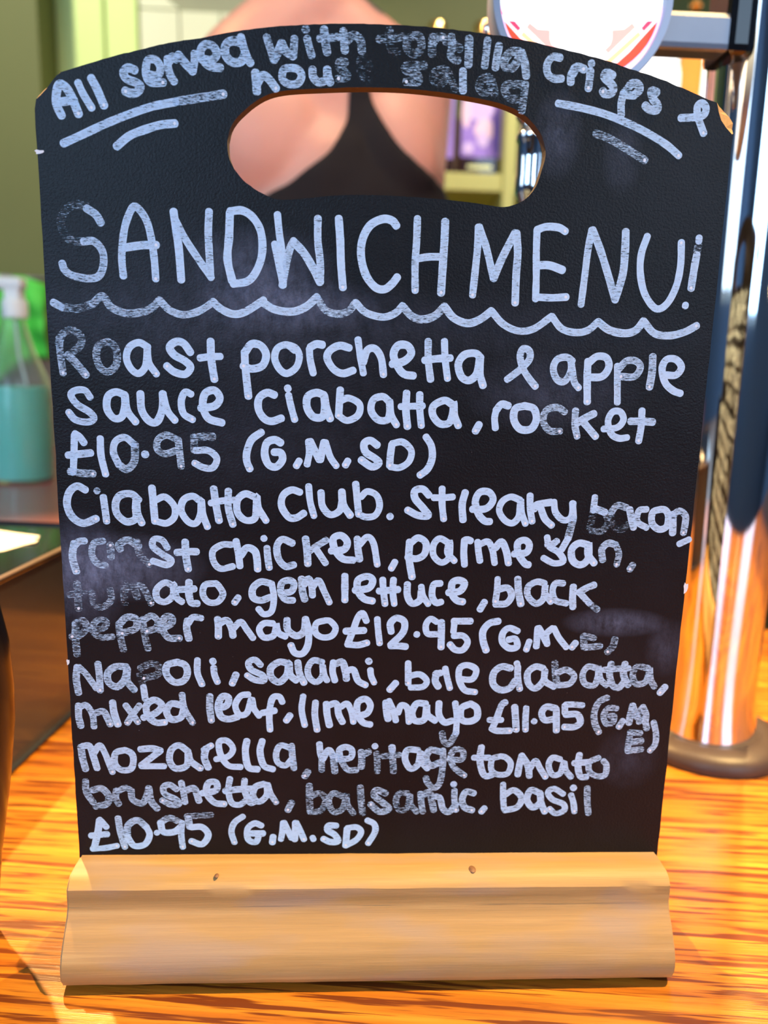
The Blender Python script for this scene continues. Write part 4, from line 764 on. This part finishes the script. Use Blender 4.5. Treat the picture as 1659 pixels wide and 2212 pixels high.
# trunk
ell(bm, (-.045,.715,.405), (.150,.092,.150)); ell(bm, (-.045,.730,.270), (.130,.085,.150)); ell(bm, (-.045,.735,.130), (.150,.095,.130))
ell(bm, (-.050,.712,.500), (.150,.072,.085)); capsule(bm, (-.045,.73,.1), (-.05,.72,.45), .10, .10)
# shoulder girdle: the left one higher and nearer
capsule(bm, (-.140,.690,.564), (-.06,.700,.640), .056, .052); capsule(bm, (.052,.712,.555), (-.05,.705,.630), .054, .048)
capsule(bm, (-.158,.69,.48), (-.140,.69,.56), .052, .052); capsule(bm, (.055,.705,.47), (.052,.71,.55), .045, .052); ell(bm, (-.055,.70,.545), (.13,.06,.09))
ell(bm, (-.115,.668,.490), (.080,.050,.080)); ell(bm, (.030,.680,.480), (.060,.045,.078))
capsule(bm, (-.060,.715,.62), (-.060,.738,.75), .052, .046)          # neck
# arms reaching forward to the shelf
def arm(s, e, w_, hsgn):
    capsule(bm, s, e, .052, .038); capsule(bm, e, w_, .038, .024)
    d = (Vector(w_)-Vector(e)).normalized(); side = d.cross(Vector((0,0,1))).normalized(); upv = side.cross(d)
    pc = Vector(w_)+d*.045
    capsule(bm, w_, pc, .022, .026); capsule(bm, pc-side*.020, pc+side*.020, .016, .016)
    for i in range(4):
        b0 = Vector(w_)+d*.075+side*(.027-.018*i); ln = (.030,.036,.033,.025)[i]
        k1 = b0+d*ln; k2 = k1+d*ln*.55-upv*ln*.45; k3 = k2+d*ln*.15-upv*ln*.55
        capsule(bm, Vector(w_)+d*.05+side*(.022-.014*i), b0, .010, .0095, 8); capsule(bm, b0, k1, .0092, .0085, 8); capsule(bm, k1, k2, .0083, .0075, 8); capsule(bm, k2, k3, .0075, .0065, 8)
    t0 = Vector(w_)+d*.02-side*.020*hsgn; t1 = t0-side*.028*hsgn+d*.022-upv*.008; t2 = t1+d*.026-upv*.010
    capsule(bm, t0, t1, .013, .0105, 8); capsule(bm, t1, t2, .0100, .0080, 8)
arm((-.146,.692,.560), (-.235,.835,.345), (-.150,1.03,.420), -1)
arm((.055,.715,.555), (.075,.880,.385), (.020,1.04,.440), 1)
# head
ell(bm, (-.062,.745,0.860), (.073,.092,.105)); ell(bm, (-.062,.785,0.810), (.048,.055,.060)); ell(bm, (-.062,.842,0.845), (.012,.014,.020)); capsule(bm, (-.062,.832,0.870), (-.062,.848,0.842), .008, .012, 8)
for sx in (-1, 1): ell(bm, (-.062+sx*.074,.750,0.850), (.010,.018,.030), 10)
# hips and legs
ell(bm, (-.045,.735,.020), (.165,.110,.120)); 
for sx in (-1, 1):
    capsule(bm, (-.045+sx*.085,.735,-.02), (-.045+sx*.09,.745,-.44), .085, .055); capsule(bm, (-.045+sx*.09,.745,-.44), (-.045+sx*.095,.73,-.84), .055, .036)
    capsule(bm, (-.045+sx*.095,.72,-.885), (-.045+sx*.105,.86,-.890), .033, .030)
me = bpy.data.meshes.new('body'); bm.to_mesh(me); bm.free()
tmp = bpy.data.objects.new('tmp', me); COL.objects.link(tmp)
rm = tmp.modifiers.new('r', 'REMESH'); rm.mode = 'VOXEL'; rm.voxel_size = .0052
sm = tmp.modifiers.new('s', 'SMOOTH'); sm.factor = .6; sm.iterations = 7
dg = bpy.context.evaluated_depsgraph_get(); body_me = bpy.data.meshes.new_from_object(tmp.evaluated_get(dg)); bpy.data.objects.remove(tmp)
body_me.materials.clear()
body = rel(link('body', body_me, M['skin'], None, True), person)
def garment(name, test, off, mat):
    bm = bmesh.new(); bm.from_mesh(body_me); bm.normal_update()
    dele = [f for f in bm.faces if not test(f.calc_center_median(), f.normal)]
    nrm = {v: v.normal.copy() for v in bm.verts}
    bmesh.ops.delete(bm, geom=dele, context='FACES')
    for _ in range(14):
        new = {}
        for v in bm.verts:
            bn = [e.other_vert(v) for e in v.link_edges if e.is_boundary]
            if len(bn) == 2: new[v] = v.co*.5 + (bn[0].co+bn[1].co)*.25
        for v, c in new.items(): v.co = c
    for v in bm.verts: v.co += nrm[v]*off
    o = rel(obj(name, bm, mat, None, True), person); md = o.modifiers.new('t', 'SOLIDIFY'); md.thickness = .002; md.offset = 1
    return o
def lerp_tab(tab, z):
    for (z0, a0), (z1, a1) in zip(tab, tab[1:]):
        if z1 <= z <= z0: return a0+(a1-a0)*(z-z0)/(z1-z0)
    return tab[0][1] if z > tab[0][0] else tab[-1][1]
# edges of the racer back, read at the depth of the back surface
Yb = .66
def xz(px, py): q = on_y(px, py, Yb); return q.z, q.x
EL = [xz(*p) for p in ((757,130),(757,205),(754,260),(735,310),(715,345),(680,380),(640,405),(600,428),(540,455),(430,480))]
ER = [xz(*p) for p in ((785,130),(793,205),(812,255),(838,300),(868,340),(905,368),(950,395),(985,420),(1030,450),(1100,480))]
def in_top(c, n):
    if c.z > .61 or c.z < .035: return False
    if c.y > 0.80: return False
    if c.x < -.195 or c.x > .115 : return False
    if n.y > .15 and c.z < .52 and c.y > .73: return -.17 < c.x < .085
    if c.z < EL[-1][0]: return True
    return lerp_tab(EL, c.z) < c.x < lerp_tab(ER, c.z)
garment('vest_top', in_top, .0035, M['blackcloth'])
garment('trousers', lambda c, n: -.86 < c.z < .05 and c.y < .86, .005, M['denim'])
garment('shoe', lambda c, n: c.z < -.855 and c.x < -.045, .006, M['blackcloth']); garment('shoe', lambda c, n: c.z < -.855 and c.x > -.045, .006, M['blackcloth'])
bm = bmesh.new(); ell(bm, (-.062,.735,.875), (.083,.092,.105), 28)
for v in list(bm.verts):
    if v.co.y > .79 and v.co.z < .910: v.co.y = .79
capsule(bm, (-.062,.650,.895), (-.030,.635,.83), .032, .030); capsule(bm, (-.030,.635,.83), (.022,.650,.700), .028, .010)
hm = bpy.data.meshes.new('h'); bm.to_mesh(hm); bm.free(); tmp = bpy.data.objects.new('tmp', hm); COL.objects.link(tmp)
rm = tmp.modifiers.new('r', 'REMESH'); rm.mode = 'VOXEL'; rm.voxel_size = .006
dg = bpy.context.evaluated_depsgraph_get(); hm2 = bpy.data.meshes.new_from_object(tmp.evaluated_get(dg)); bpy.data.objects.remove(tmp); hm2.materials.clear()
rel(link('hair', hm2, M['hair'], None, True), person)
for sx in (-1, 1):
    bm = bmesh.new(); ell(bm, (-.062+sx*.030,.822,.867), (.012,.008,.007), 12); rel(obj('eye', bm, M['eye'], None, True), person)
    bm = bmesh.new(); ell(bm, (-.062+sx*.030,.8285,.867), (.005,.003,.005), 10); rel(obj('iris', bm, M['iris'], None, True), person)
bm = bmesh.new(); ell(bm, (-.062,.836,.813), (.022,.006,.007), 12); rel(obj('mouth', bm, M['lips'], None, True), person)

# ================================================================ LAMPS OVER THE CUSTOMER SIDE (reflected in the gloss)
for x, y, dz, lab in ((-.51, -1.3, .417-1.11, 'black pendant lamp hanging left behind the photographer'), (.23, -1.3, .36-1.11, 'black pendant lamp hanging right behind the photographer')):
    r = empty('pendant_lamp', (x, y, 1.699), lab, 'lamp')
    bm = bmesh.new(); tube(bm, [(x,y,1.699),(x,y,1.16+dz)], .003, 8); rel(obj('cord', bm, M['blackmetal'], None, True), r)
    rel(lath('lamp_shade', [(.02,1.165),(.03,1.16),(.09,1.09),(.088,1.088),(.028,1.155),(.018,1.16)], M['blackmetal'], None, x, y, dz, 32, cap=False), r)
    rel(lath('bulb', [(.001,1.085),(.022,1.093),(.030,1.112),(.022,1.132),(.012,1.15)], M['bulb'], None, x, y, dz, 24), r)
